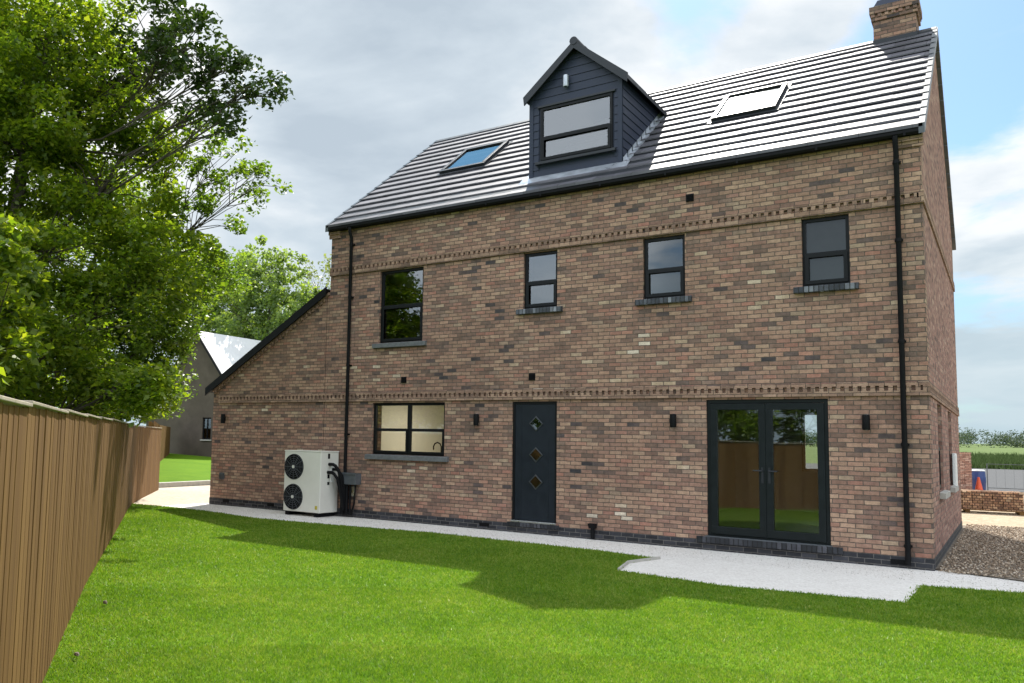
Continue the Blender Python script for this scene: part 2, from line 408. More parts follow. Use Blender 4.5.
# black air bricks in plinth, vents
for x, z in ((-.5,.02),(-13.6,.05),(-12.2,.05),(-6.9,.03)):
    mb = MB(); mb.box(x, x+.2, -.012, -.0062, z, z+.065)
    for q in range(5): mb.box(x+.012+q*.037, x+.038+q*.037, -.016, -.0121, z+.01, z+.055)
    mb.build('air_brick', M['blackpvc'], house)
for x, z, s in ((-8.64,2.70,.105),(-5.88,2.69,.105),(-3.13,5.47,.105),(-13.67,.63,.14)):
    mb = MB(); mb.box(-s/2-.008, s/2+.008, -.012, -.0005, -s/2-.008, s/2+.008)
    for k in range(5):
        zz = -s/2 + s*(k+.15)/5; mb.hexa([(-s/2, -.012, zz), (s/2, -.012, zz), (s/2, -.03, zz-.006), (-s/2, -.03, zz-.006)], [(-s/2, -.012, zz+.012), (s/2, -.012, zz+.012), (s/2, -.03, zz+.002), (-s/2, -.03, zz+.002)])
    o = mb.build('wall_vent', M['blackpvc'] if z > 1 else M['greyplastic'], house, loc=(x, 0, z))

# lean-to wing on the left: gable faces the lawn, flush with the house front
def lz(x): return 2.66 + (x+14.09)*(4.66-2.66)/(14.09-10.59)
mb = MB(); wall_grid(mb, -LE, -L-.001, PB, 2.30, [], PF, .3)
mb.prism([(-LE, 2.3005), (-L-.001, 2.3005), (-L-.001, lz(-L)-.07), (-LE, lz(-LE)-.07)], 'y', 0, .3)
mb.box(-LE, -LE+.3, .3, 6.5, PB, 2.55); mb.prism([(-LE, PB), (-L-.001, PB), (-L-.001, lz(-L)-.07), (-LE, lz(-LE)-.07)], 'y', 6.2, 6.5)
mb.build('wing_wall', M['brick'], house)
mb = MB(); mb.box(-10.668, -10.66, -.0025, -.0005, PB, lz(-10.66)-.12); mb.build('movement_joint', M['blackpvc'], house)
# wing roof slab, dark verge, dentils below it
mb = MB(); sl = (lz(0)-lz(-1))
n_ = math.sqrt(1+sl*sl)
a0, a1 = -LE-.16, -L-.02
ncs = 12
for k in range(ncs):
    xa = a0 + (a1-a0)*k/ncs; xb = a0 + (a1-a0)*(k+1)/ncs + .04
    xb = min(xb, a1)
    for j in range(19):
        ya = -.09 + j*.35; yb = ya + .347
        mb.hexa([(xa, ya, lz(xa)+.0), (xb, ya, lz(xb)-.012), (xb, yb, lz(xb)-.012), (xa, yb, lz(xa))], [(xa, ya, lz(xa)+.03), (xb, ya, lz(xb)+.008), (xb, yb, lz(xb)+.008), (xa, yb, lz(xa)+.03)])
mb.build('wing_roof', M['tile'], house)
mb = MB()
mb.prism([(a0-.01, lz(a0)-.13), (a1, lz(a1)-.13), (a1, lz(a1)+.045), (a0-.01, lz(a0)+.045)], 'y', -.125, -.092)
mb.prism([(a0, lz(a0)-.055), (a1, lz(a1)-.055), (a1, lz(a1)-.015), (a0, lz(a0)-.015)], 'y', -.091, .35)
mb.build('wing_verge', M['blackpvc'], house)
mb = MB(); x = -LE+.06
while x < -L-.12:
    mb.prism([(x, lz(x)-.20), (x+.05, lz(x+.05)-.20), (x+.05, lz(x+.05)-.135), (x, lz(x)-.135)], 'y', -.045, -.0005); x += .105
mb.prism([(-LE, lz(-LE)-.134), (-L-.002, lz(-L)-.134), (-L-.002, lz(-L)-.075), (-LE, lz(-LE)-.075)], 'y', -.05, -.0005)
mb.build('verge_dentils', M['band'], house)

# string courses with dentils: two round the house, low one also across the wing
def string(zc, x0, side=True, pr=.045):
    mb = MB()
    e = .022 if side else 0.
    mb.box(x0, e, -pr, -.0005, zc-.102, zc-.034)
    mb.box(x0, e, -pr+.012, -.0005, zc+.034, zc+.078)
    x = x0+.01
    while x < -.06: mb.box(x, x+.056, -pr, -.0005, zc-.034, zc+.034); x += .107
    mb.box(-.06, e, -pr, -.0005, zc-.034, zc+.034)
    if side:
        ps = .022
        mb.box(.0005, ps, .0, D, zc-.102, zc-.034); mb.box(.0005, ps-.006, .0, D, zc+.034, zc+.078)
        y = .05
        while y < D-.07: mb.box(.0005, ps, y, y+.056, zc-.034, zc+.034); y += .107
    return mb.build('string_course', M['band'], house)
string(2.39, -LE+.2); string(5.025, -L)
# kneeler corbels at both top corners
for xa, xb in ((-L-.05, -L+.25), (-.3, .035)):
    mb = MB()
    mb.box(xa, xb, -.03, -.0005, 5.72, 5.80); mb.box(xa-.0 if xb > -1 else xa, xb, -.06, -.0005, 5.80, 5.93)
    mb.build('eaves_corbel', M['band'], house)
# eaves: fascia + gutter
mb = MB(); mb.box(-L-.02, .02, -.075, -.031, 5.86, 5.965); mb.build('fascia', M['blackpvc'], house)
mb = MB(); prof = [(-.077,5.93),(-.077,5.89),(-.095,5.865),(-.125,5.865),(-.148,5.89),(-.148,5.93),(-.141,5.93),(-.141,5.895),(-.122,5.873),(-.098,5.873),(-.084,5.895),(-.084,5.93)]
mb.prism(prof, 'x', -L-.03, .03)
x = -L+.5
while x < 0: mb.box(x, x+.03, -.153, -.149, 5.855, 5.93); x += 1.1
mb.build('gutter', M['blackpvc'], house)
# downpipes
for x in (-10.0, -.288):
    mb = MB(); mb.tube([(x, -.13, 5.87), (x, -.13, 5.78), (x, -.07, 5.66), (x, -.07, .03)], .034, 12)
    for z in (.25, 1.6, 3.0, 4.4, 5.5): mb.tube([(x, -.07, z), (x, -.07, z+.05)], .041, 12); mb.box(x-.05, x+.05, -.035, -.0005, z+.01, z+.04)
    mb.build('downpipe', M['blackpvc'], house, smooth=True)

# main roof: overlapping tile courses, front and rear slope
def roof_slope(sign):
    mb = MB(); rnd = random.Random(3); N = 15
    ys = -.15; span = RY - ys
    for k in range(N):
        ya = ys + span*k/N; yb = ys + span*(k+1)/N + .045
        if k == N-1: yb = RY
        off = .165 if k % 2 else 0
        x = -L-.04 - off
        while x < .04:
            xa = max(x, -L-.04); xb = min(x+.33-.004, .04)
            if xb-xa > .03:
                j = rnd.uniform(-.002, .002); j2 = rnd.uniform(-.002, .002)
                f = lambda y: ROOF0 + MS*y
                lift = .060
                def Y(y): return y if sign < 0 else D-y
                gp = .034 if k else .012
                A = [(xa, Y(ya), f(ya)+gp), (xb, Y(ya), f(ya)+gp), (xb, Y(yb), f(yb)-.012), (xa, Y(yb), f(yb)-.012)]
                B = [(xa, Y(ya), f(ya)+lift+j), (xb, Y(ya), f(ya)+lift+j2), (xb, Y(yb), f(yb)+.006+j2), (xa, Y(yb), f(yb)+.006+j)]
                if sign > 0: A = A[::-1]; B = B[::-1]
                mb.hexa(A, B)
            x += .33
    return mb
mb = roof_slope(-1); rf = mb.build('roof', M['tile'], house)
mb = roof_slope(1); mb.build('roof', M['tile'], house)
# roof underlay slab closes light gaps
mb = MB(); mb.prism([(-.12, ROOF0-.10), (RY, RZ-.10), (D+.12, ROOF0-.10), (D+.12, ROOF0-.055), (RY, RZ-.045), (-.12, ROOF0-.055)], 'x', -L+.005, -.005)
mb.build('roof_deck', M['trim'], house)
# ridge tiles
mb = MB(); x = -L-.04
while x < .03:
    xb = min(x+.44, .045)
    mb.prism([(RY-.11, RZ-.055), (RY, RZ+.035), (RY+.11, RZ-.055), (RY+.11, RZ-.02), (RY, RZ+.065), (RY-.11, RZ-.02)], 'x', x, xb); x += .446
mb.build('ridge_tiles', M['trim'], rf)
# dry verge caps, one stepped cap per course
for sx, xx in ((1, .042), (-1, -L-.042)):
    mb = MB(); N = 15
    for sgn in (0, 1):
        for k in range(N):
            ya = -.15 + (RY+.15)*k/N; yb = -.15 + (RY+.15)*(k+1)/N
            f = lambda y: ROOF0 + MS*y
            Y = (lambda y: y) if sgn == 0 else (lambda y: D-y)
            xo = xx + sx*.022
            x0_, x1_ = (xx-.05, xo) if sx > 0 else (xo, xx+.05)
            A = [(x0_, Y(ya), f(ya)-.08), (x1_, Y(ya), f(ya)-.08), (x1_, Y(yb), f(yb)-.10), (x0_, Y(yb), f(yb)-.10)]
            B = [(x0_, Y(ya), f(ya)+.064), (x1_, Y(ya), f(ya)+.064), (x1_, Y(yb), f(yb)+.048), (x0_, Y(yb), f(yb)+.048)]
            if sgn: A = A[::-1]; B = B[::-1]
            mb.hexa(A, B)
    mb.build('verge_caps', M['greyplastic'], rf)

# chimney
ch = MB(); cx0, cx1, cy0, cy1 = -.92, -.25, RY-.16, RY+.46
ch.box(cx0, cx1, cy0, cy1, 8.6, 9.38)
ch.box(cx0-.03, cx1+.03, cy0-.03, cy1+.03, 9.381, 9.445)
ch.box(cx0-.015, cx1+.015, cy0-.015, cy1+.015, 9.4455, 9.51)
x = cx0-.03
while x < cx1: ch.box(x, x+.06, cy0-.045, cy0-.016, 9.446, 9.51); ch.box(x, x+.06, cy1+.016, cy1+.045, 9.446, 9.51); x += .11
y = cy0
while y < cy1: ch.box(cx1+.016, cx1+.045, y, y+.06, 9.446, 9.51); y += .11
ch.box(cx0-.055, cx1+.055, cy0-.055, cy1+.055, 9.511, 9.64)
chim = ch.build('chimney', M['brick'], house)
mb = MB(); A = [(cx0, cy0, 9.641), (cx1, cy0, 9.641), (cx1, cy1, 9.641), (cx0, cy1, 9.641)]; B = [(cx0+.07, cy0+.07, 9.80), (cx1-.07, cy0+.07, 9.80), (cx1-.07, cy1-.07, 9.80), (cx0+.07, cy1-.07, 9.80)]
mb.hexa(A, B); mb.tube([(-.585, RY+.15, 9.8), (-.585, RY+.15, 10.15)], [.15, .12], 16)
mb.build('chimney_cap', M['clad'], chim, smooth=True)
mb = MB(); mb.box(cx0-.012, cx1+.012, cy0-.012, cy0-.001, 8.80, 9.02); mb.box(cx1+.001, cx1+.012, cy0, cy1, 8.75, 9.10); mb.build('chimney_flashing', M['trim'], chim)

# windows ------------------------------------------------------------
def window(name, u0, u1, z0, z1, P, layout='sash', mat='frame', fw_=.05, rec=.05, parent=None, sill=None, label=None, split=.52):
    """frame mesh with panes (and sill) as children; P(u,d,z) maps to the house"""
    parent = parent or house
    F = MB()
    def bx(mb_, a, b, c, d, e, f):  # u0,u1,d0,d1,z0,z1
        lo = [P(a,c,e), P(b,c,e), P(b,d,e), P(a,d,e)]; hi = [P(a,c,f), P(b,c,f), P(b,d,f), P(a,d,f)]
        mb_.hexa(lo, hi)
    def ring(mb_, a, b, e, f, w, d0, d1):
        bx(mb_, a, b, d0, d1, e, e+w); bx(mb_, a, b, d0, d1, f-w, f)
        bx(mb_, a, a+w, d0, d1, e+w, f-w); bx(mb_, b-w, b, d0, d1, e+w, f-w)
    d0, d1 = rec, rec+.07
    ring(F, u0+.002, u1-.002, z0+.002, z1-.002, fw_, d0, d1)
    panes = []
    def sash(a, b, e, f, w=.055):
        ring(F, a, b, e, f, w, d0-.018, d0-.001); panes.append((a+w-.004, b-w+.004, e+w-.004, f-w+.004))
    ia, ib, ie, if_ = u0+fw_, u1-fw_, z0+fw_, z1-fw_
    if layout == 'sash':
        zm = ie + (if_-ie)*split
        bx(F, ia, ib, d0, d1, zm-.03, zm+.03)
        panes.append((ia-.004, ib+.004, zm+.026, if_+.004))
        sash(ia-.02, ib+.02, ie-.02, zm+.01)
    elif layout == 'four':
        zm = ie + (if_-ie)*split; um = (ia+ib)/2
        bx(F, um-.035, um+.035, d0, d1, ie, if_); bx(F, ia, um-.035, d0, d1, zm-.025, zm+.025); bx(F, um+.035, ib, d0, d1, zm-.025, zm+.025)
        for a, b in ((ia, um-.035), (um+.035, ib)):
            panes.append((a-.004, b+.004, zm+.021, if_+.004)); sash(a-.015, b+.015, ie-.015, zm+.008, .04)
    elif layout == 'one':
        panes.append((ia-.004, ib+.004, ie-.004, if_+.004))
    o = F.build(name, M[mat], parent, bevel=.004)
    if label: o['label'] = label
    for a, b, e, f in panes:
        g = MB(); g.face([P(a, d0+.03, e), P(b, d0+.03, e), P(b, d0+.03, f), P(a, d0+.03, f)]); g.build('pane', M['glass'], o)
    if sill:
        s = MB(); e, h, pj = .11, .10, .08
        s.hexa([P(u0-e, -.0005, z0-h), P(u1+e, -.0005, z0-h), P(u1+e, -pj, z0-h), P(u0-e, -pj, z0-h)], [P(u0-e, -.0005, z0-.001), P(u1+e, -.0005, z0-.001), P(u1+e, -pj, z0-.014), P(u0-e, -pj, z0-.014)])
        s.build('sill', M[sill], o, bevel=.006)
    return o
window('window', *KIT, PF, 'four', sill='sillgrey', split=.48, label='wide four-pane kitchen window')
window('window', *WA, PF, 'sash', sill='sillgrey', split=.50, label='tall two-pane window reflecting a tree')
window('window', *WB, PF, 'sash', sill='sillbrick', split=.46)
window('window', *WC, PF, 'sash', sill='sillbrick', split=.46)
window('window', *WD, PF, 'sash', sill='sillbrick', split=.46)
window('window', *SW1, PS, 'sash', sill='concrete', split=.5)
window('window', *SW2, PS, 'sash', sill='concrete', split=.5)
window('window', *RK, PR, 'one'); window('window', *RL, PR, 'one', mat='cream', rec=.2); window('window', *RU, PR, 'sash'); window('window', *RL2, PR, 'one')

# back door with three diamond lights
x0, x1, z0, z1 = DOOR
F = MB()
F.box(x0+.002, x0+.045, .03, .12, z0, z1-.002); F.box(x1-.045, x1-.002, .03, .12, z0, z1-.002); F.box(x0+.045, x1-.045, .03, .12, z1-.045, z1-.002)
fr = F.build('door', M['frame'], house, bevel=.003); fr['label'] = 'solid dark back door with three diamond lights'
lf = MB(); lf.box(x0+.047, x1-.047, .042, .09, z0+.035, z1-.047)
# fine raised grooves on the leaf
for gx in (x0+.17, x1-.17): lf.box(gx-.004, gx+.004, .0385, .0415, z0+.06, z1-.08)
leafo = lf.build('door_leaf', M['doorpaint'], fr, bevel=.003)
xc = (x0+x1)/2+.02; s_ = .135
for zc in (1.87, 1.33, .86):
    mb = MB()
    o_ = [(xc, zc-s_), (xc+s_, zc), (xc, zc+s_), (xc-s_, zc)]; i_ = [(xc, zc-s_+.025), (xc+s_-.025, zc), (xc, zc+s_-.025), (xc-s_+.025, zc)]
    for k in range(4):
        j = (k+1) % 4
        mb.hexa([(o_[k][0], .041, o_[k][1]), (o_[j][0], .041, o_[j][1]), (i_[j][0], .041, i_[j][1]), (i_[k][0], .041, i_[k][1])], [(o_[k][0], .032, o_[k][1]), (o_[j][0], .032, o_[j][1]), (i_[j][0], .028, i_[j][1]), (i_[k][0], .028, i_[k][1])])
    mb.build('diamond_frame', M['silver'], fr)
    g = MB(); g.face([(p[0], .0395, p[1]) for p in i_]); g.build('diamond_pane', M['glass'], fr)
mb = MB(); mb.box(x0+.0, x1-.0, -.03, .04, z0-.004, z0+.028); mb.build('door_threshold', M['metal'], fr, bevel=.004)

# french doors
x0, x1, z0, z1 = FRE; xm = (x0+x1)/2
F = MB(); F.box(x0+.002, x0+.055, .03, .12, z0, z1-.002); F.box(x1-.055, x1-.002, .03, .12, z0, z1-.002); F.box(x0+.055, x1-.055, .03, .12, z1-.055, z1-.002); F.box(x0+.055, x1-.055, .03, .12, z0, z0+.035)
fd = F.build('french_doors', M['frenchpaint'], house, bevel=.004)
for a, b, hs in ((x0+.057, xm-.003, 1), (xm+.003, x1-.057, -1)):
    mb = MB(); w_ = .095
    mb.box(a, b, .012, .08, z0+.04, z0+.04+w_+.02); mb.box(a, b, .012, .08, z1-.06-w_, z1-.06)
    mb.box(a, a+w_, .012, .08, z0+.04+w_+.02, z1-.06-w_); mb.box(b-w_, b, .012, .08, z0+.04+w_+.02, z1-.06-w_)
    mb.build('door_leaf', M['frenchpaint'], fd, bevel=.005)
    g = MB(); g.face([(a+w_-.003, .045, z0+.15), (b-w_+.003, .045, z0+.15), (b-w_+.003, .045, z1-.15), (a+w_-.003, .045, z1-.15)]); g.build('pane', M['glass'], fd)
    hx = b-.045 if hs > 0 else a+.045
    mb = MB(); mb.box(hx-.016, hx+.016, .002, .0115, 1.02, 1.25)
    mb.tube([(hx, .002, 1.20), (hx, -.045, 1.20), (hx-hs*.12, -.045, 1.20)], .009, 8); mb.tube([(hx, .0, 1.08), (hx, .011, 1.08)], .011, 8)
    mb.build('handle', M['trim'], fd)
mb = MB(); mb.box(x0-.02, x1+.02, -.05, .04, z0-.012, z0+.006); mb.build('door_threshold', M['greyplastic'], fd, bevel=.003)

# dormer ------------------------------------------------------------
dy = .40; dx0, dx1 = -6.16, -4.40; dxc = (dx0+dx1)/2
rzf = lambda y: ROOF0 + MS*y
ze = 7.90; za = 8.64; 
mb = MB()
WDm = (-5.95, -4.56, 6.65, 7.68)
zb = rzf(dy)
mb.box(dx0, WDm[0], dy, dy+.1, zb-.05, ze); mb.box(WDm[1], dx1, dy, dy+.1, zb-.05, ze); mb.box(WDm[0], WDm[1], dy, dy+.1, zb-.05, WDm[2]); mb.box(WDm[0], WDm[1], dy, dy+.1, WDm[3], ze)
mb.prism([(dx0, ze+.0005), (dx1, ze+.0005), (dxc, za)], 'y', dy, dy+.1)
# horizontal board lines on the face (weatherboards with bevelled laps)
bh_ = .15; z = zb+.02
segs = []
while z < za-.05:
    zt = min(z+bh_-.004, za-.02)
    hw = (dx1-dx0)/2 if z < ze else (dx1-dx0)/2*(za-z)/(za-ze)
    hwt = (dx1-dx0)/2 if zt < ze else (dx1-dx0)/2*(za-zt)/(za-ze)
    spans = [(dxc-hw, dxc+hw, dxc-hwt, dxc+hwt)]
    cuts = []
    for zz0, zz1 in ((z, zt),):
        if zt > WDm[2]-.03 and z < WDm[3]+.03:
            spans = [(dx0, WDm[0]-.03, dx0, WDm[0]-.03), (WDm[1]+.03, dx1, WDm[1]+.03, dx1)]
    for a, b, at_, bt_ in spans:
        mb.hexa([(a, dy-.022, z), (b, dy-.022, z), (b, dy-.001, z), (a, dy-.001, z)], [(at_, dy-.012, zt), (bt_, dy-.012, zt), (bt_, dy-.001, zt), (at_, dy-.001, zt)])
    z += bh_
mb.box(dx0-.012, dx0+.07, dy-.03, dy-.0225, zb, ze); mb.box(dx1-.07, dx1+.012, dy-.03, dy-.0225, zb, ze)
dorm = mb.build('dormer', M['clad'], house); dorm['label'] = 'gabled dormer clad in slate blue boards'
for xx, sg in ((dx1, 1), (dx0, -1)):
    mb = MB(); z = zb
    a, b = (xx-.1, xx) if sg > 0 else (xx, xx+.1)
    mb.prism([(dy, zb-.05), (dy, ze), ((ze-ROOF0)/MS+.1, ze)], 'x', a, b)
    z = zb+.02
    while z < ze-.03:
        zt = min(z+bh_-.004, ze-.005); yb = (z-ROOF0)/MS; yt = (zt-ROOF0)/MS
        A = [(xx+sg*.001, dy, z), (xx+sg*.022, dy, z), (xx+sg*.022, max(yb, dy+.01), z), (xx+sg*.001, max(yb, dy+.01), z)]
        B = [(xx+sg*.001, dy, zt), (xx+sg*.010, dy, zt), (xx+sg*.010, yt, zt), (xx+sg*.001, yt, zt)]
        if sg < 0: A = A[::-1]; B = B[::-1]
        mb.hexa(A, B); z += bh_
    mb.build('cheek', M['clad'], dorm)
# dormer roof
tilt = (za+.06-(ze-.03))/1.02
mb = MB(); hwid = .98; zr = 8.735; zev = 7.87; dxc = -5.24
for sg in (-1, 1):
    for k in range(4):
        fa, fb = k/4, (k+1)/4+.02
        if k == 3: fb = 1
        P0 = lambda f: (dxc + sg*hwid*(1-f), zev + (zr-zev)*f)
        (xa, z_a), (xb, z_b) = P0(fa), P0(fb)
        yA = max(.9, (z_a-ROOF0)/MS+.12); yB = (z_b-ROOF0)/MS+.12
        A = [(xa, dy-.13, z_a-.045), (xb, dy-.13, z_b-.045), (xb, yB, z_b-.045), (xa, yA, z_a-.045)]
        B = [(xa, dy-.13, z_a+.03), (xb, dy-.13, z_b+.005), (xb, yB, z_b+.005), (xa, yA, z_a+.03)]
        if sg > 0: A = A[::-1]; B = B[::-1]
        mb.hexa(A, B)
mb.build('dormer_roof', M['trim'], dorm)
mb = MB()
for sg in (-1, 1):
    A = [(dxc+sg*(hwid+.0), dy-.16, zev-.12), (dxc, dy-.16, zr-.13), (dxc, dy-.16, zr+.012), (dxc+sg*(hwid+.02), dy-.16, zev+.035)]
    Bq = [(p[0], dy-.131, p[2]) for p in A]
    if sg > 0: A = A[::-1]; Bq = Bq[::-1]
    mb.hexa(A, Bq)
for k in range(8):
    y_ = dy-.17+k*.42
    mb.tube([(dxc, y_, zr+.0), (dxc, y_+.41, zr+.0)], [.075, .067], 12)
mb.build('bargeboard', M['trim'], dorm)
window('window', *WDm, lambda u, d, z: (u, dy+d, z), 'sash', rec=-.03, parent=dorm, split=.43)
for p in dorm.children:
    if p.name.startswith('window'):
        pw = p
mb = MB(); mb.box(WDm[0]-.07, WDm[1]+.07, dy-.10, dy-.03, WDm[2]-.05, WDm[2]-.0); mb.build('window_sill', M['trim'], dorm, bevel=.004); mb = MB(); mb.box(WDm[0]-.05, WDm[1]+.05, dy-.05, dy-.0225, WDm[3], WDm[3]+.04); mb.build('window_head', M['trim'], dorm, bevel=.004)
# lead flashing: apron below and stepped soaker along each cheek
mb = MB(); ya = dy-.20
mb.hexa([(dx0-.15, ya, rzf(ya)+.045), (dx1+.15, ya, rzf(ya)+.045), (dx1+.15, dy-.02, rzf(dy)+.035), (dx0-.15, dy-.02, rzf(dy)+.035)], [(dx0-.15, ya, rzf(ya)+.043), (dx1+.15, ya, rzf(ya)+.043), (dx1+.15, dy-.02, rzf(dy)+.05), (dx0-.15, dy-.02, rzf(dy)+.05)])
for xx, sg in ((dx1+.025, 1), (dx0-.025, -1)):
    for k in range(9):
        ya = dy + k*.225; yb = ya+.17
        if yb > 2.5: break
        A = [(xx, ya, rzf(ya)+.02), (xx+sg*.085, ya, rzf(ya)+.03), (xx+sg*.085, yb, rzf(yb)+.02), (xx, yb, rzf(yb)+.02)]
        B = [(p[0], p[1], p[2]+.03) for p in A]
        if sg < 0: A = A[::-1]; B = B[::-1]
        mb.hexa(A, B)
        C_ = [(xx-sg*.004, ya, rzf(ya)+.05), (xx+sg*.004, ya, rzf(ya)+.05), (xx+sg*.004, yb, rzf(yb)+.05), (xx-sg*.004, yb, rzf(yb)+.05)]
        mb.hexa(C_, [(p[0], p[1], p[2]+.08) for p in C_])
mb.build('lead_flashing', M['lead'], dorm)

# roof windows
def rooflight(x0, x1, y0, y1, lab):
    def P(u, d, v):   # u along x, v 0..1 up slope, d height above tile plane
        y = y0+(y1-y0)*v; return (x0+(x1-x0)*u, y - d*math.sin(ang), rzf(y)+d*math.cos(ang))
    F = MB(); e = .07; ey = .06
    def bx(a, b, c, d_, h0, h1): F.hexa([P(a,h0,c), P(b,h0,c), P(b,h0,d_), P(a,h0,d_)], [P(a,h1,c), P(b,h1,c), P(b,h1,d_), P(a,h1,d_)])
    bx(0, 1, 0, ey, .0, .10); bx(0, 1, 1-ey, 1, .0, .11); bx(0, e, ey, 1-ey, .0, .105); bx(1-e, 1, ey, 1-ey, .0, .105)
    o = F.build('roof_window', M['trim'], house, bevel=.004); o['label'] = lab
    g = MB(); g.face([P(e-.01,.075,ey-.01), P(1-e+.01,.075,ey-.01), P(1-e+.01,.075,1-ey+.01), P(e-.01,.075,1-ey+.01)]); g.build('pane', M['roofglass'], o)
    g = MB(); g.face([P(e,.03,ey), P(1-e,.03,ey), P(1-e,.03,1-ey), P(e,.03,1-ey)]); g.build('blind', M['white'] if x0 > -5 else M['frame'], o)
    g = MB(); a = .045
    def fx(a_, b_, c_, d_): g.hexa([P(a_,.025,c_), P(b_,.025,c_), P(b_,.025,d_), P(a_,.025,d_)], [P(a_,.045,c_), P(b_,.045,c_), P(b_,.045,d_), P(a_,.045,d_)])
    fx(-a, 1+a, -.07, -.001); fx(-a, 1+a, 1.001, 1.05); fx(-a, -.001, 0, 1); fx(1.001, 1+a, 0, 1)
    g.build('flashing', M['trim'], o)
rooflight(-8.93, -7.82, 1.58, 2.66, 'roof window left of the dormer'); rooflight(-3.2, -2.14, 1.5, 2.54, 'roof window right of the dormer')

# interior so that windows look into rooms
mb = MB()
mb.box(-L+.301, -.301, .301, D-.301, .10, .14)
mb.build('floor', M['timber_floor'], house)
mb = MB(); mb.box(-L+.301, -.301, .301, D-.301, 2.48, 2.62); mb.box(-L+.301, -.301, .301, D-.301, 5.05, 5.2); mb.build('ceiling', M['white'], house)
mb = MB()
mb.box(-7.25, -7.15, .301, D-.301, .141, 2.479)                              # kitchen / hall
mb.box(-L+.301, -L+.33, .301, D-.301, .141, 2.479); mb.box(-L+.331, -7.251, .301, .32, .141, KIT[2]-.001)
mb.box(-L+.331, KIT[0]-.001, .301, .32, KIT[2], 2.479); mb.box(KIT[1]+.001, -7.251, .301, .32, KIT[2], 2.479)
mb.box(-L+.331, -10.16, D-.33, D-.301, .141, 2.479); 
mb.build('kitchen_plaster', M['cream'], house)
mb = MB()
mb.box(-4.5, -4.4, .301, D-.301, .141, 2.479); mb.box(-L+.301, -4.501, 3.6, 3.7, 2.621, 5.049); mb.box(-7.2, -7.1, .301, 3.599, 2.621, 5.049); mb.box(-4.5, -4.4, .301, D-.301, 2.621, 5.049)
mb.box(-4.399, -.301, 2.4, 2.5, 2.621, 5.049); mb.box(-2.959, -2.141, D-.33, D-.301, .141, 1.04); mb.box(-4.399, -2.96, D-.33, D-.301, .141, 2.479); mb.box(-2.14, -2.01, D-.33, D-.301, .141, 2.479); mb.box(-.33, -.301, .301, SW1[0]-.05, .141, 2.479)
mb.build('inner_walls', M['white'], house)
mb = MB(); mb.tube([(-8.9, 2.2, 2.44), (-8.9, 2.2, 2.478)], .20, 20); cl = mb.build('kitchen_fill_lamp', M['white'], house); cl['label'] = 'round lit ceiling lamp added out of view to brighten the kitchen'
m_, t_ = newmat('fill lamp disc'); e_ = t_.add('ShaderNodeEmission'); e_.inputs[0].default_value = (1,.93,.78,1); e_.inputs[1].default_value = 75.; t_.lk(e_.outputs[0], t_.out.inputs[0])
mb = MB(); mb.tube([(-8.9, 2.2, 2.425), (-8.9, 2.2, 2.4395)], .17, 20); mb.build('diffuser', m_, cl)  # unseen lamp, added so the kitchen looks bright through its window
mb = MB(); mb.box(KIT[0], KIT[1], .12, .40, KIT[2]-.03, KIT[2]-.002); mb.box(-L+.34, -7.26, .322, .9, .98, 1.02); mb.build('worktop', M['white'], house)
# blinds in two upper windows
for wnd in (WC, WD):
    mb = MB(); mb.box(wnd[0]+.02, wnd[1]-.02, .16, .165, wnd[2]+.1, wnd[3]-.02); mb.build('blind', M['darkroom'], house)

# kitchen tap seen through the window
tp = thing('kitchen_tap', 'black arched tap seen inside the right half of the kitchen window', 'tap', (-8.06, .48, 1.02))
mb = MB(); mb.tube([(0,0,0), (0,0,.04)], .028, 12); mb.tube([(0,0,.04), (0,0,.30)], .013, 10)
mb.tube([(0,0,.30), (0,0,.40), (-.03,0,.46), (-.09,0,.485), (-.15,0,.46), (-.18,0,.40), (-.18,0,.34)], .013, 10)
mb.build('spout', M['blackpvc'], tp, smooth=True)
mb = MB(); mb.tube([(0,0,.1), (.06,0,.13)], .008, 8); mb.build('handle', M['blackpvc'], tp, smooth=True)

# meter cabinet on the gable
mt = MB(); mt.box(.001, .05, 5.0, 5.55, .85, 1.52)
mo = mt.build('meter_box', M['white'], house, bevel=.01); 
mt = MB(); mt.box(.0505, .055, 5.03, 5.52, .88, 1.49); mt.build('meter_door', M['white'], mo, bevel=.003)

# wall lamps ----------------------------------------------------------
def lamp(x, z, lab, y=0., first=None, mat='blackpvc'):
    t = thing('wall_lamp', lab, 'wall lamp', (x, y, z), 0, 'black up and down wall lamps')
    mb = MB(); mb.box(-.03, .03, -.016, -.0005, -.05, .05); mb.build('back_plate', M['blackpvc'], t)
    mb = MB(); prof = []
    mb.tube([(0,-.06,-.105), (0,-.06,-.09), (0,-.06,.09), (0,-.06,.105)], [.045,.049,.049,.045], 16); mb.box(-.02, .02, -.03, -.0165, -.03, .03)
    mb.build('lamp_body', M[mat], t, smooth=True)
    mb = MB(); mb.tube([(0,-.06,.1055), (0,-.06,.108)], .028, 14); mb.build('lens', M['glass'], t); mb = MB(); mb.tube([(0,-.06,-.108), (0,-.06,-.1055)], .028, 14); mb.build('lens', M['glass'], t)
    return t
lamp(-6.97, 1.93, 'black wall lamp between the kitchen window and the back door')
lamp(-3.40, 1.93, 'black wall lamp just left of the french doors')
lamp(-.74, 1.92, 'black wall lamp between the french doors and the right downpipe')
lamp(-13.65, 1.93, 'black wall lamp on the lean-to wing at the far left')
lamp(-5.42, 8.06, 'small pale lamp in the peak of the dormer gable', y=dy-.022, mat='lead')

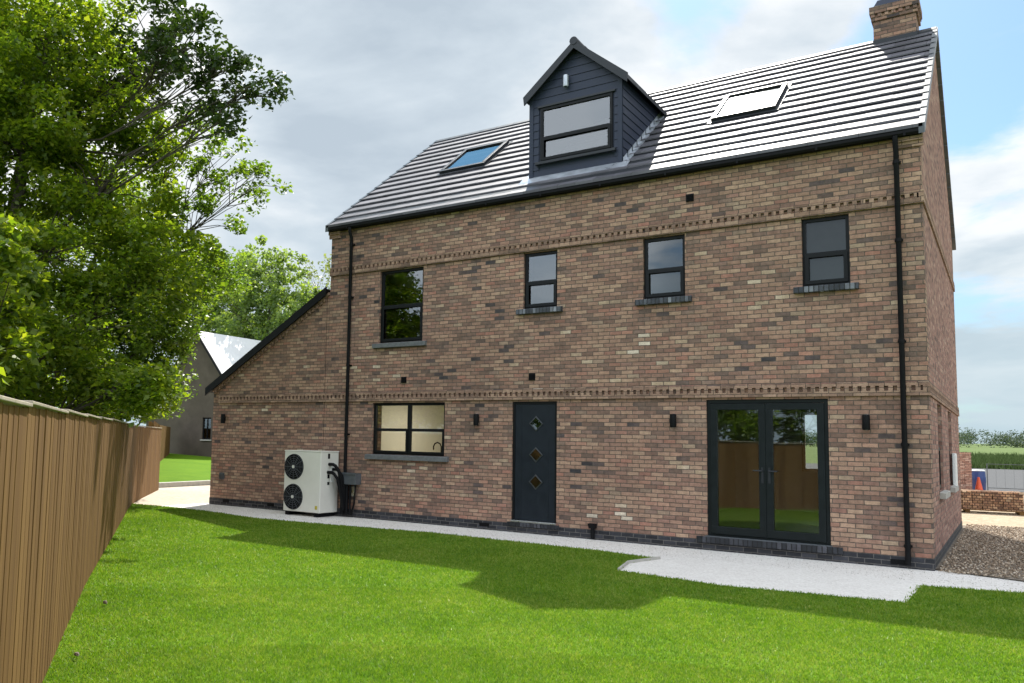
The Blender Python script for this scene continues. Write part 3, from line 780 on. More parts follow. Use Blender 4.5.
# heat pump ------------------------------------------------------------
hp = thing('heat_pump', 'cream heat pump unit with two black fans standing against the brick wall', 'heat pump', (-10.66, -.35, 0))
mb = MB(); mb.box(-.49, .49, -.27, .28, .06, 1.255); hb = mb.build('casing', M['hp_body'], hp, bevel=.015)
mb = MB(); mb.box(-.495, .495, -.275, .285, 1.256, 1.28); mb.build('lid', M['hp_body'], hp, bevel=.008)
for zz in (.95, .35):
    mb = MB(); xcn = -.22; r_ = .258
    mb.tube([(xcn, -.2705, zz), (xcn, -.276, zz)], r_, 40)
    fn = mb.build('fan_opening', M['blackpvc'], hp)
    mb = MB()
    for q in range(1, 7): 
        pts = [(xcn+math.cos(2*math.pi*k/40)*r_*q/6.2, -.292, zz+math.sin(2*math.pi*k/40)*r_*q/6.2) for k in range(41)]; mb.tube(pts, .003, 5, False)
    for k in range(12):
        a = 2*math.pi*k/12; mb.tube([(xcn, -.295, zz), (xcn+math.cos(a)*r_, -.285, zz+math.sin(a)*r_)], .0035, 5)
    mb.build('fan_grille', M['greyplastic'], fn)
    mb = MB(); mb.tube([(xcn, -.28, zz), (xcn, -.305, zz)], .03, 14); mb.build('fan_hub', M['hp_body'], fn)
mb = MB(); mb.box(.37, .43, -.2745, -.2705, .13, .2); o = mb.build('sticker', simple('yellow sticker', (.5,.42,.05), .5), hp)
for zz, h_ in ((1.18,.1),(.78,.08),(.64,.06)):
    mb = MB(); mb.box(.4905, .4945, -.06, .0, zz-h_/2, zz+h_/2); mb.build('side_label', M['blackpvc'], hp)
mb = MB(); mb.box(.4905, .51, .03, .13, .66, 1.02); mb.build('valve_cover', M['white'], hp, bevel=.006)
for xx in (-.4, .38):
    mb = MB(); mb.box(xx-.05, xx+.05, -.25, .27, -.02, .06); mb.build('foot', M['blackpvc'], hp, bevel=.006)
mb = MB()
for zz, yy in ((1.02, -.02), (.92, .08), (.86,-.05)):
    mb.tube([(.49, yy, zz), (.60, yy, zz), (.66, yy, zz-.03), (.70, yy+.05, zz-.12), (.72, yy+.1, zz-.3), (.72, .2, .12)], .033, 10)
mb.build('lagged_pipe', M['blackpvc'], hp, smooth=True)
# control box and conduit by the pump
cb = thing('isolator_box', 'dark grey isolator box with pipes below it beside the heat pump', 'electrical box', (-9.93, -.06, .75))
mb = MB(); mb.box(-.12, .30, -.13, .0595, -.12, .10); mb.build('enclosure', M['greyplastic'], cb, bevel=.01)
mb = MB(); mb.box(-.13, .31, -.145, -.131, .075, .115); mb.build('lid', M['greyplastic'], cb, bevel=.004)
mb = MB(); mb.tube([(.02,-.05,-.12), (.02,-.05,-.70)], .035, 10); mb.tube([(.10,-.04,-.12), (.10,-.04,-.72)], .022, 10); mb.tube([(-.08,-.06,-.12), (-.08,-.06,-.72)], .045, 10); mb.tube([(.22,-.03,-.12), (.20,-.03,-.5), (.13,-.03,-.72)], .02, 8)
mb.build('conduit', M['blackpvc'], cb, smooth=True)
mb = MB(); mb.box(.14, .21, -.05, .03, -.35, -.16); mb.build('junction', M['metal'], cb, bevel=.005)
# drain box at plinth right of the back door
db = thing('drain_hopper', 'small black drain hopper on the dark plinth right of the back door', 'drain', (-4.73, -.01, 0))
mb = MB(); mb.hexa([(-.05,-.09,.16), (.05,-.09,.16), (.05,0,.16), (-.05,0,.16)], [(-.06,-.12,.24), (.06,-.12,.24), (.06,0,.24), (-.06,0,.24)]); mb.tube([(0,-.045,.16), (0,-.045,-.0)], .033, 10); mb.build('hopper', M['blackpvc'], db)

# ------------------------------------------------------------------ ground
mb = MB(); S = 3000
mb.face([(-S,-S,-.09), (S,-S,-.09), (S,S,-.09), (-S,S,-.09)]); tag(mb.build('ground', M['field']), kind='structure')
def poly(name, pts, z, mat):
    mb = MB(); mb.face([(x, y, z) for x, y in pts]); return tag(mb.build(name, M[mat]), kind='structure')
LAWN = [(9,-20),(9,-1.3),(.93,-1.33),(-.03,-1.6),(-.06,-3.0),(-1.83,-3.28),(-3.18,-3.02),(-3.6,-2.5),(-3.15,-1.56),(-4.08,-1.33),(-5.4,-1.28),(-7.2,-1.2),(-9.1,-1.5),(-11,-1.65),(-12.4,-1.3),(-13.58,-1.24),(-15.4,-1.3),(-11.75,-4.1),(-6.82,-8.1),(-3.99,-10.3),(.86,-14.05),(8,-19.6)]
LAWN = [(9,-1.3),(.93,-1.33),(-.03,-1.6),(-.06,-3.0),(-1.83,-3.28),(-3.16,-3.03),(-3.30,-2.3),(-3.15,-1.56),(-4.08,-1.33),(-5.4,-1.28),(-7.2,-1.2),(-9.1,-1.5),(-11,-1.65),(-12.4,-1.35),(-13.58,-1.28),(-15.2,-1.35),(-11.75,-4.1),(-6.82,-8.1),(-3.99,-10.3),(.86,-14.05),(9,-20.3)]
poly('lawn', LAWN, -.018, 'lawn')
poly('path', [(-14.3,-4),(9,-4),(9,.4),(.5,.4),(-.1,.6),(-14.3,.6)], -.024, 'path')
poly('gravel_strip', [(.0,.1),(.95,-.28),(3,-.7),(9,-.9),(9,9.5),(2,9.3),(-.5,8.4),(-.5,.1)], -.010, 'gravel')
poly('sandy_yard', [(-12,7.5),(14,7.5),(14,60),(-12,60)], -.03, 'sand')
poly('drive', [(-21,-4),(-13.3,-4),(-13.3,9),(-10,9),(-10,22),(-21.2,22),(-19.8,5.2),(-19.5,2.7)], -.03, 'paving')
# kerb and the far lawn that rises gently towards the barn
kb = [(-19.3,.5),(-19.5,2.7),(-19.85,5.2),(-20.6,9.5),(-22,15)]
mb = MB()
for a, b in zip(kb[:-1], kb[1:]):
    mb.hexa([(a[0],a[1],-.05),(b[0],b[1],-.05),(b[0]-.13,b[1],-.05),(a[0]-.13,a[1],-.05)], [(a[0],a[1],.11),(b[0],b[1],.11),(b[0]-.13,b[1],.12),(a[0]-.13,a[1],.12)])
tag(mb.build('kerb', M['concrete']), kind='structure')
mb = MB()
far = [(-19.43,.5),(-19.63,2.7),(-19.98,5.2),(-20.73,9.5),(-22.13,15)]
for i in range(4):
    a, b = far[i], far[i+1]
    mb.face([(a[0],a[1],.10),(b[0],b[1],.10),(b[0]-60,b[1]+45,1.7),(a[0]-60,a[1]+45,1.7)])
mb.face([(-22.13,15,.10),(-18,30,.3),(-30,70,1.6),(-82,60,1.7)])
tag(mb.build('far_lawn', M['lawn']), kind='structure')

# grass blades over the near lawn (uncountable)
rng = np.random.default_rng(5)
def inside(P, poly_):
    x, y = P[:,0], P[:,1]; c = np.zeros(len(P), bool); n = len(poly_)
    for i in range(n):
        x1, y1 = poly_[i]; x2, y2 = poly_[(i+1) % n]
        cond = ((y1 > y) != (y2 > y)); xi = (x2-x1)*(y-y1)/(y2-y1+1e-12)+x1
        c ^= cond & (x < xi)
    return c
camxy = np.array([.859,-13.253]); fdir = np.array([-.588,.8087]); rdir = np.array([.8087,.588])
def blades():
    pts = []
    # sample in camera-polar rings so that density falls with distance
    for r0, r1, dens in ((2.0,3.2,20000),(3.2,4.5,14000),(4.5,6.5,9000),(6.5,9,5000),(9,12.5,2800),(12.5,20,1700)):
        area = math.pi*(r1*r1-r0*r0)*.36; n = int(area*dens)
        r = np.sqrt(rng.uniform(r0*r0, r1*r1, n)); a = rng.uniform(-.75, .80, n)
        P = camxy + (np.cos(a)*r)[:,None]*fdir + (np.sin(a)*r)[:,None]*rdir
        pts.append(P)
    P = np.concatenate(pts)
    P2 = P + rng.normal(0, .03, P.shape)
    P = P[inside(P2, LAWN)]
    d = np.linalg.norm(P-camxy, axis=1)
    n = len(P)
    w = .0013*np.clip(d/2.6, 1, 6)*rng.uniform(.7,1.3,n); h = rng.uniform(.012,.028,n)
    th = rng.uniform(0, 2*np.pi, n); lean = rng.normal(0, .012, (n,2))
    # soft height waves
    z0 = -.018 + .0*d
    bx_ = np.stack([np.cos(th)*w, np.sin(th)*w], 1)
    V = np.zeros((n,3,3), np.float32)
    V[:,0,:2] = P-bx_; V[:,1,:2] = P+bx_; V[:,2,:2] = P+lean; V[:,0,2] = z0; V[:,1,2] = z0; V[:,2,2] = z0+h
    return V.reshape(-1,3), np.arange(n*3).reshape(-1,3)
V, F_ = blades(); print('blades', len(F_))
g = mesh_np('grass', V, F_, M['grass']); tag(g, kind='stuff')
# loose gravel stones
def stones(name, n, region, smin, smax, mat, z):
    x0, x1, y0, y1 = region
    c = np.stack([rng.uniform(x0,x1,n), rng.uniform(y0,y1,n)], 1)
    s = rng.uniform(smin, smax, n)
    base = np.array([(1,0,0),(-1,0,0),(0,1,0),(0,-1,0),(0,0,.8),(0,0,-.8)], np.float32)
    J = base[None]*rng.uniform(.6,1.2,(n,6,1))*s[:,None,None]
    a = rng.uniform(0,6.28,n); ca, sa = np.cos(a)[:,None], np.sin(a)[:,None]
    X = J[:,:,0]*ca - J[:,:,1]*sa; Y = J[:,:,0]*sa + J[:,:,1]*ca
    V = np.stack([X+c[:,0:1], Y+c[:,1:2], J[:,:,2]+z+s[:,None]*.4], 2).reshape(-1,3)
    f = np.array([(0,2,4),(2,1,4),(1,3,4),(3,0,4),(2,0,5),(1,2,5),(3,1,5),(0,3,5)])
    F = (f[None]+np.arange(n)[:,None,None]*6).reshape(-1,3)
    return tag(mesh_np(name, V, F, mat), kind='stuff')
def stone_mat(name, cols):
    m, t = newmat(name); g = t.add('ShaderNodeNewGeometry'); princ(t, t.ramp(g.outputs['Random Per Island'], cols), .9, .2); return m
stones('gravel', 15000, (.05, 3.2, -.15, 9.0), .008, .022, stone_mat('gravel stones', [(0,(.13,.095,.065)),(.4,(.29,.22,.155)),(.75,(.44,.34,.25)),(1,(.62,.54,.44))]), -.01)
stones('loose_chippings', 7000, (-13.5, 2.5, -1.2, -.03), .003, .008, stone_mat('pale chippings', [(0,(.38,.35,.31)),(.5,(.58,.54,.49)),(1,(.76,.73,.68))]), -.024)
# timber edging at the path notch
mb = MB()
for a, b in (((-3.13,-3.06),(-3.29,-2.3)), ((-3.29,-2.3),(-3.12,-1.56))):
    mb.hexa([(a[0],a[1],-.05),(a[0]+.02,a[1],-.05),(b[0]+.02,b[1],-.05),(b[0],b[1],-.05)], [(a[0],a[1],.012),(a[0]+.02,a[1],.012),(b[0]+.02,b[1],.012),(b[0],b[1],.012)])
tag(mb.build('lawn_edging', M['concrete']), 'short pale edging strip where the lawn meets the wide part of the path', 'edging')
# two pale stones in the grass by the fence
for x, y, s, lab in ((-5.75,-8.55,.017,'small pale stone in the grass by the fence, the farther of two'), (-4.35,-9.75,.015,'small grey stone in the grass by the fence, the nearer of two')):
    r_ = random.Random(x); mb = MB(); mb.tube([(-s*1.6,0,.0), (-s,0,s*.4), (0,s*.2,s*.6), (s,0,s*.4), (s*1.6,.0,.1*s)], [s*.3,s*.8,s,s*.75,s*.2], 9)
    o = mb.build('stone', M['gravel'], smooth=True, loc=(x, y, .015)); tag(o, lab, 'stone')

# ------------------------------------------------------------------ fence
def fence(name, label, pts, top, bw, seed, cap=True, lower=0.):
    t = thing(name, label, 'fence', (pts[0][0], pts[0][1], 0))
    ox, oy = pts[0]; rnd = random.Random(seed)
    # walk along the polyline
    seg = []; tot = 0
    for a, b in zip(pts[:-1], pts[1:]):
        l = math.dist(a, b); seg.append((tot, l, a, b)); tot += l
    def at(s):
        for s0, l, a, b in seg:
            if s <= s0+l+1e-6: break
        f = (s-s0)/l; return (a[0]+(b[0]-a[0])*f-ox, a[1]+(b[1]-a[1])*f-oy), ((b[0]-a[0])/l, (b[1]-a[1])/l)
    npan = max(1, round(tot/1.85)); pl = tot/npan; top0 = top
    for p in range(npan):
        top = top0 - lower*max(0, 1-max(0, p-6)/5)
        mb = MB(); nb = round(pl/bw); w = pl/nb
        for k in range(nb):
            s0 = p*pl + k*w; s1 = s0 + w*1.06
            (ax, ay), (dx, dy_) = at(s0); nx, ny = dy_, -dx   # towards the lawn side
            if (nx*.62+ny*.78) < 0: nx, ny = -nx, -ny
            (bx, by), _ = at(min(s1, tot))
            th0 = .0105+rnd.uniform(0,.0025); th1 = .0095; tt = top + rnd.uniform(-.006, .004)
            lo = [(ax,ay), (bx,by), (bx+nx*th1, by+ny*th1), (ax+nx*th0, ay+ny*th0)]
            ln = rnd.uniform(-.002,.002)
            mb.hexa([(x, y, -.04) for x, y in lo], [(x+nx*ln, y+ny*ln, tt) for x, y in lo])
        mb.build('board_panel', M['fence'], t)
        (ax, ay), (dx, dy_) = at(p*pl); nx, ny = dy_, -dx
        if (nx*.62+ny*.78) < 0: nx, ny = -nx, -ny
        mb = MB(); q = .045
        c = [(ax-nx*.06-dx*q, ay-ny*.06-dy_*q), (ax-nx*.06+dx*q, ay-ny*.06+dy_*q), (ax-nx*.15+dx*q, ay-ny*.15+dy_*q), (ax-nx*.15-dx*q, ay-ny*.15-dy_*q)]
        mb.hexa([(x, y, -.04) for x, y in c], [(x, y, top-.02) for x, y in c]); mb.build('post', M['fence'], t)
        if cap:
            (bx, by), _ = at(min((p+1)*pl, tot)); mb = MB()
            c = [(ax+nx*.03, ay+ny*.03), (bx+nx*.03, by+ny*.03), (bx-nx*.05, by-ny*.05), (ax-nx*.05, ay-ny*.05)]
            mb.hexa([(x, y, top+.006) for x, y in c], [(x, y, top+.024) for x, y in c]); mb.build('capping_rail', M['cap'], t, bevel=.004)
    return t
fence('timber_fence', 'long brown stained closeboard timber fence with pale capping along the left of the lawn', [(7.5,-19.1),(.86,-13.97),(-4.0,-10.23),(-6.82,-8.05),(-11.75,-4.06),(-14.0,-2.25),(-15.27,-1.18),(-16.6,.1),(-18.8,2.3)], 1.71, .15, 1, lower=.07)
fence('timber_fence', 'farther brown timber fence beyond the pale drive and kerb', [(-20.3,3.2),(-28.5,9.9),(-35.6,16.2)], 1.95, .15, 2, False)

# ------------------------------------------------------------------ barn behind the wing
def cf(r_, f_): return (.859 + r_*.8087 - f_*.588, -13.253 + r_*.588 + f_*.8087)
bA = Vector((*cf(-10.75, 45), 0)); gdir = Vector((*cf(.83,-.56), 0)) - Vector((*cf(0,0), 0)); ddir = Vector((*cf(.56,.83), 0)) - Vector((*cf(0,0), 0))
bn_ = thing('barn', 'dark brick barn with white sheet roof behind the lean-to wing', 'barn', tuple(bA), math.atan2(gdir.y, gdir.x))
gd = 1.; zap, zee, hw_ = 7.15, 2.5, 4.0
mb = MB()
wall_grid(mb, -hw_, hw_, .2, zee, [(.5,1.15,1.35,2.5-.0001)], lambda u, d, z: (u, d, z), .3)
mb.prism([(-hw_, zee), (hw_, zee), (0, zap-.12)], 'y', 0, .3)
mb.box(-hw_, -hw_+.3, .3, 15, .2, zee); mb.box(hw_-.3, hw_, .3, 15, .2, zee); mb.prism([(-hw_, .2), (hw_, .2), (hw_, zee), (0, zap-.12), (-hw_, zee)], 'y', 14.7, 15)
mb.build('wall', M['dark_building'], bn_)
mb = MB(); 
for sg in (-1, 1):
    A = [(0, -.25, zap-.06), (sg*(hw_+.25), -.25, zee-.35), (sg*(hw_+.25), 15.2, zee-.35), (0, 15.2, zap-.06)]
    if sg < 0: A = A[::-1]
    mb.hexa(A, [(p[0], p[1], p[2]+.06) for p in A])
m_, t_ = newmat('pale sheet roof'); wv = t_.add('ShaderNodeTexWave'); wv.bands_direction = 'Y'; t_.lk(objco(t_), wv.inputs[0]); wv.inputs['Scale'].default_value = 2.2
nn = t_.noise(geopos(t_), 1.5, 4)
princ(t_, t_.mix(nn.outputs[0], (.62,.62,.64), (.8,.8,.82)), .35, .5, 0, wv.outputs[1], .15, .02); M['sheet'] = m_
mb.build('roof', M['sheet'], bn_)
mb = MB()
for sg in (-1, 1):
    A = [(0, -.31, zap-.16), (sg*(hw_+.25), -.31, zee-.45), (sg*(hw_+.25), -.31, zee-.27), (0, -.31, zap+.02)]
    B = [(p[0], -.255, p[2]) for p in A]
    if sg > 0: A = A[::-1]; B = B[::-1]
    mb.hexa(A, B)
mb.build('bargeboard', M['blackpvc'], bn_)
mb = MB()
mb.box(.5,1.15,.05,.11,1.35,1.42); mb.box(.5,1.15,.05,.11,2.43,2.4995); mb.box(.5,.57,.05,.11,1.42,2.43); mb.box(1.08,1.15,.05,.11,1.42,2.43); mb.box(.8,.85,.05,.11,1.42,2.43)
wo = mb.build('window', M['blackpvc'], bn_); mb = MB(); mb.face([(.57,.08,1.42),(1.08,.08,1.42),(1.08,.08,2.43),(.57,.08,2.43)]); mb.build('pane', M['glass'], wo)
mb = MB(); mb.box(.42,1.23,-.06,-.001,1.27,1.34); mb.build('sill', M['concrete'], wo)

# ------------------------------------------------------------------ trees
def leaves_np(C, n, spread, size, flat=.6, droop=.0, rs=None):
    """n leaves gathered round the cluster centres C"""
    rs = rs or rng
    idx = rs.integers(0, len(C), n)
    g = rs.normal(0, 1, (n,3)); g /= (1e-6+np.linalg.norm(g, axis=1))[:,None]; rad = rs.uniform(0,1,n)**.45
    P = C[idx] + g*rad[:,None]*np.array([1,1,.7])*spread[idx][:,None]
    P[:,2] -= droop*np.abs(rs.normal(0,1,n))
    s = size*rs.uniform(.55,1.25,n)
    # leaf frame: normal roughly up with scatter
    nn = rs.normal(0,1,(n,3))*flat + np.array([0,0,1.]); nn /= np.linalg.norm(nn,axis=1)[:,None]
    a = rs.normal(0,1,(n,3)); a -= nn*(a*nn).sum(1)[:,None]; a /= np.linalg.norm(a,axis=1)[:,None]
    b = np.cross(nn, a)
    V = np.zeros((n,4,3), np.float32)
    V[:,0] = P - a*s[:,None]*.5
    V[:,1] = P + b*s[:,None]*.36 + nn*s[:,None]*.10
    V[:,2] = P + a*s[:,None]*.6 - nn*s[:,None]*.12
    V[:,3] = P - b*s[:,None]*.36 + nn*s[:,None]*.10
    return V.reshape(-1,3), np.arange(n*4).reshape(-1,4)
def tree(name, label, base, trunk_top, tr, blobs, size, leaf, seed, group=None, bark='bark', spread=.38, droop=0., twigs=True, flat=.6):
    """blobs: (x,y,z, rx,ry,rz, leaves, clusters) relative to the base"""
    rs = np.random.default_rng(seed); rd = random.Random(seed)
    t = thing(name, label, 'tree', base, 0, group)
    mb = MB(); n = 8; pts = []; wob = (rd.uniform(-.15,.15), rd.uniform(-.15,.15))
    for k in range(n+1):
        f = k/n; pts.append((trunk_top[0]*f + wob[0]*math.sin(f*5), trunk_top[1]*f + wob[1]*math.sin(f*4), trunk_top[2]*f - .1*(k == 0)))
    mb.tube(pts, [tr*(1.25 if k == 0 else 1)*(1-.72*k/n) for k in range(n+1)], 10)
    Vs, Fs, off = [], [], 0
    for bx_, by_, bz_, rx, ry, rz, nl, nc in blobs:
        c = np.array([bx_,by_,bz_])
        g = rs.normal(0,1,(nc,3)); g /= np.linalg.norm(g,axis=1)[:,None]; rad = rs.uniform(.05,1,nc)**.38
        C = c + g*rad[:,None]*np.array([rx,ry,rz])
        # limb from the trunk to the lump
        f = min(.95, max(.25, (bz_-rz*.9)/trunk_top[2])); kf = int(f*n); st = Vector(pts[min(kf, n)])
        en = Vector(c); mid = (st+en)/2 + Vector((rd.uniform(-.2,.2), rd.uniform(-.2,.2), -.12*(en-st).length))
        r0 = tr*(1-.72*f)*.42
        lp = [st, st*.56+mid*.44, mid, mid*.5+en*.5, en]; mb.tube(lp, [r0, r0*.8, r0*.6, r0*.42, r0*.2], 7)
        if twigs:
            for k in range(min(nc, 26)):
                q = Vector(C[k]); s0 = lp[2 if rd.random() < .5 else 3].lerp(en, rd.random()); m2 = s0.lerp(q, .5) + Vector((rd.uniform(-.12,.12), rd.uniform(-.12,.12), rd.uniform(-.05,.15)))
                mb.tube([s0, m2, q], [r0*.22+.006, r0*.12+.005, .004], 5)
        sp = np.full(len(C), spread)*rs.uniform(.55,1.3,len(C))
        V, F = leaves_np(C, nl, sp, size, flat, droop, rs)
        Vs.append(V); Fs.append(F+off); off += len(V)
    mb.build('trunk', M[bark], t, smooth=True)
    mesh_np('crown', np.concatenate(Vs), np.concatenate(Fs), M[leaf], t)
    return t
LT = 'trees behind the timber fence'
# big leafy tree, right behind the fence
tree('leafy_tree', 'large bright green leafy tree overhanging the fence, filling the upper left', (-14.2,-5.4,0), (.6,.3,7.5), .24,
     [(.4,.4,7.6,2.0,2.0,1.6,9000,60),(-1.2,-.6,6.2,2.0,2.0,1.6,7000,50),(1.5,1.5,6.3,1.6,1.5,1.5,8000,55),(.7,.7,4.9,1.9,1.8,1.3,9000,60),(2.3,1.9,4.6,1.3,1.2,1.2,7000,50),(-.5,0,5.0,1.8,1.6,1.5,8000,60),(.2,.3,6.9,1.7,1.6,1.4,8000,60),
      (-.6,-.4,3.6,1.8,1.8,1.2,7000,50),(1.2,.6,3.2,1.7,1.3,1.1,7000,48),(-1.8,.2,9.0,1.8,1.8,1.5,6000,45),(.5,.5,9.6,1.7,1.7,1.3,9000,60),(-.6,.2,8.3,1.6,1.6,1.4,8000,60),(1.5,1.2,8.0,1.0,1.0,.9,2600,30),(.9,2.0,2.3,1.15,.6,.5,3400,30),(3.0,.9,2.25,1.4,.45,.42,3200,30)], .105, 'leaf_bright', 11, LT, spread=.42)
# oak limb with dark leaves reaching right
tree('oak_tree', 'dark leaved oak reaching a bare branch to the right against the sky', (-15.6,-5.0,0), (.9,.5,8.2), .22,
     [(2.6,1.7,8.8,1.2,1.0,.9,2600,46),(4.0,1.2,8.9,.9,.7,.7,1100,26),(5.0,1.0,8.3,.85,.6,.6,1000,26),(5.7,1.2,7.8,.7,.5,.5,700,22),(6.35,1.5,7.45,.55,.4,.25,330,14),(5.9,1.1,6.85,.45,.3,.25,260,12),(5.0,1.3,7.3,.7,.4,.35,420,16)],
     .105, 'leaf_dark', 21, LT, spread=.26)
# airy lighter branches below the oak limb
tree('leafy_tree', 'thin pale green sapling with open twigs under the dark oak branch', (-14.6,-3.9,0), (.8,.5,6.0), .09,
     [(2.6,1.3,7.5,.9,.7,.8,700,18),(3.4,1.2,6.7,1.0,.6,.6,800,22),(4.3,1.3,6.1,.8,.5,.5,520,16),(3.0,1.2,5.6,1.0,.7,.6,1300,18)], .09, 'leaf_mid', 31, LT, spread=.2)
# mid distance mass
tree('leafy_tree', 'dense mid green tree overhanging the far end of the long fence', (-18.6,-.6,0), (.4,.5,6.0), .25,
     [(.3,.5,7.4,2.0,1.9,1.3,9000,70),(1.3,1.3,5.8,1.7,1.6,1.4,9000,70),(.2,.6,4.2,2.2,2.0,1.3,9000,70),(1.4,1.3,4.2,1.15,1.0,1.2,6000,45),(.8,.9,2.9,1.6,1.3,.9,7000,55),(-1.5,-.6,5.5,2.0,2.0,2.0,6000,40),(-1.2,-.8,3.0,2.0,1.8,1.2,5000,36),(1.6,1.2,2.7,.7,.6,.7,3000,30),(2.5,2.0,5.9,1.1,1.0,.9,4500,34),(.6,.9,5.0,1.8,1.6,1.5,9000,60)],
     .10, 'leaf_mid', 41, LT, spread=.42, droop=.05)
# near shrub by the fence, big leaves
tree('leafy_shrub', 'broad leaved sycamore shrub spilling over the nearest part of the fence', (-10.6,-7.35,0), (.1,.2,2.8), .07,
     [(-.2,.2,3.3,.9,.8,.9,2300,32),(-1.0,.6,2.7,.9,.7,.8,1900,26),(.5,-.4,2.6,.9,.7,.7,2000,26),(1.4,-1.1,2.3,.8,.6,.55,1500,20),(2.4,-1.9,2.15,.8,.6,.45,1100,16),(-1.0,.9,3.9,.9,.8,.8,1600,22),(.9,-.4,3.7,.8,.7,.7,1500,22),(-2.4,1.8,2.3,.9,.6,.5,1500,20),(-3.4,2.6,2.2,.8,.6,.45,1300,18)],
     .125, 'leaf_bright', 51, LT, spread=.33, flat=.9)
# tree mirrored in the glazing, behind the camera side of the fence
tree('leafy_tree', 'leafy tree behind the fence, seen mirrored above the fence in the french door glass', (-6.9,-13.6,0), (.3,0,3.2), .16,
     [(.2,.2,3.6,1.8,1.5,1.6,6500,50),(-1.7,1.3,2.9,1.6,1.2,1.3,5600,42),(1.6,-1.5,2.7,1.6,1.3,1.3,5600,42),(.5,.5,2.2,1.7,.9,.9,4500,40),(-3.2,2.6,2.6,1.3,1,1.1,4500,32),(3.2,-2.6,2.6,1.3,1,1.1,4500,32)], .13, 'leaf_mid', 61, LT, spread=.4)
# background trees beyond the wing
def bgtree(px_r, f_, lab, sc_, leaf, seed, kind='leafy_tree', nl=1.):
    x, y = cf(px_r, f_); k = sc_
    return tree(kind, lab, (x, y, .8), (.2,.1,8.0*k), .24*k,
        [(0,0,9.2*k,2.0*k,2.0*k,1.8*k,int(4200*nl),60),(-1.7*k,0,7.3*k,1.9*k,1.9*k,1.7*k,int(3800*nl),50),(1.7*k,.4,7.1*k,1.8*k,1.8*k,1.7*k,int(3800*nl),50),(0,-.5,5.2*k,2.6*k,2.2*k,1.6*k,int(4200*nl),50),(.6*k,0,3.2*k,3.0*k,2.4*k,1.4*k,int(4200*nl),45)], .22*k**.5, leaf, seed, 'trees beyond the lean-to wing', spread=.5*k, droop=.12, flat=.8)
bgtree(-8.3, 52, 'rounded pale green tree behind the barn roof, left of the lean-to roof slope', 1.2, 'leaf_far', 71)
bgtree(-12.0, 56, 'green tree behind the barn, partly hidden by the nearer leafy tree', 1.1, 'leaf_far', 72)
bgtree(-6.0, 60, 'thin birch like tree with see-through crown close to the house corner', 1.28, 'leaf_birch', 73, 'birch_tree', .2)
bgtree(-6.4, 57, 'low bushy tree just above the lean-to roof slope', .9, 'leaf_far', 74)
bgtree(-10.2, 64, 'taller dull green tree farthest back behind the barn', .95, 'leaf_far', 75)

# ------------------------------------------------------------------ right background
# brick stack on pallet
def brickstack(name, lab, loc, rz, nx, nz, ny, mat, cat='brick stack'):
    t = thing(name, lab, cat, loc, rz); rd = random.Random(loc[0]); 
    mb = MB()
    for k in range(nz):
        for i in range(nx):
            for j in range(ny):
                if k == nz-1 and rd.random() < .25: continue
                x = i*.22 + rd.uniform(-.008,.008); y = j*.11 + rd.uniform(-.01,.01); z = .1 + k*.068
                if 0 < j < ny-1 and k < nz-1: continue
                mb.box(x, x+.21, y, y+.102, z, z+.065)
    mb.build('bricks', mat, t)
    mb = MB()
    for i in range(4): mb.box(-.02, nx*.22+.02, i*(ny*.11-.1)/3, i*(ny*.11-.1)/3+.1, .075, .097)
    for i in range(3): mb.box(i*(nx*.22-.1)/2, i*(nx*.22-.1)/2+.1, 0, ny*.11, 0, .073)
    mb.build('pallet', M['fence'], t)
    return t
def loosebrick(name, cols):
    m, t = newmat(name); g = t.add('ShaderNodeNewGeometry'); n = t.noise(g.outputs['Position'], 40, 3)
    c = t.ramp(g.outputs['Random Per Island'], cols); princ(t, t.mix(.3, c, n.outputs['Color'], 'OVERLAY'), .9, .2); return m
lb = brickmat('loose bricks', [(0,(.16,.09,.06)),(.4,(.36,.20,.12)),(.8,(.46,.29,.17)),(1,(.6,.48,.35))], (.08,.05,.035), bw=.11, joint=.008, var=.3)
lb2 = brickmat('pink bricks', [(0,(.30,.15,.11)),(.5,(.44,.25,.19)),(1,(.56,.38,.3))], (.14,.09,.07), bw=.21, seed=2., joint=.006)
brickstack('brick_stack', 'long low stack of orange brown bricks on pallets in the sunny yard', (-1.3,13.5,-.03), .1, 11, 7, 9, lb)
brickstack('brick_stack', 'tall stack of pink bricks standing behind the low brick stack', (-1.95,27.0,-.03), .0, 7, 22, 7, lb2)
# blue drum with white lid, traffic cone
dr = thing('water_drum', 'blue plastic drum with a white lid beside the pink bricks', 'drum', (-.24,28.9,-.03))
mb = MB(); mb.tube([(0,0,0),(0,0,.02),(0,0,.35),(0,0,.37),(0,0,.6),(0,0,.62),(0,0,.8),(0,0,.84)], [.20,.24,.25,.26,.26,.25,.24,.22], 20); mb.build('body', simple('blue plastic', (.015,.04,.16), .4), dr, smooth=True)
mb = MB(); mb.tube([(0,0,.841),(0,0,.90)], [.24,.20], 20); mb.build('lid', M['white'], dr, smooth=True)
cn = thing('traffic_cone', 'orange red traffic cone in front of the blue drum', 'traffic cone', (-.2,27.6,-.03))
mb = MB(); mb.tube([(0,0,.04),(0,0,.62)], [.15,.035], 16); mb.build('cone', simple('cone plastic', (.65,.09,.03), .5), cn, smooth=True)
mb = MB(); mb.box(-.2,.2,-.2,.2,0,.04); mb.build('base', M['blackpvc'], cn)
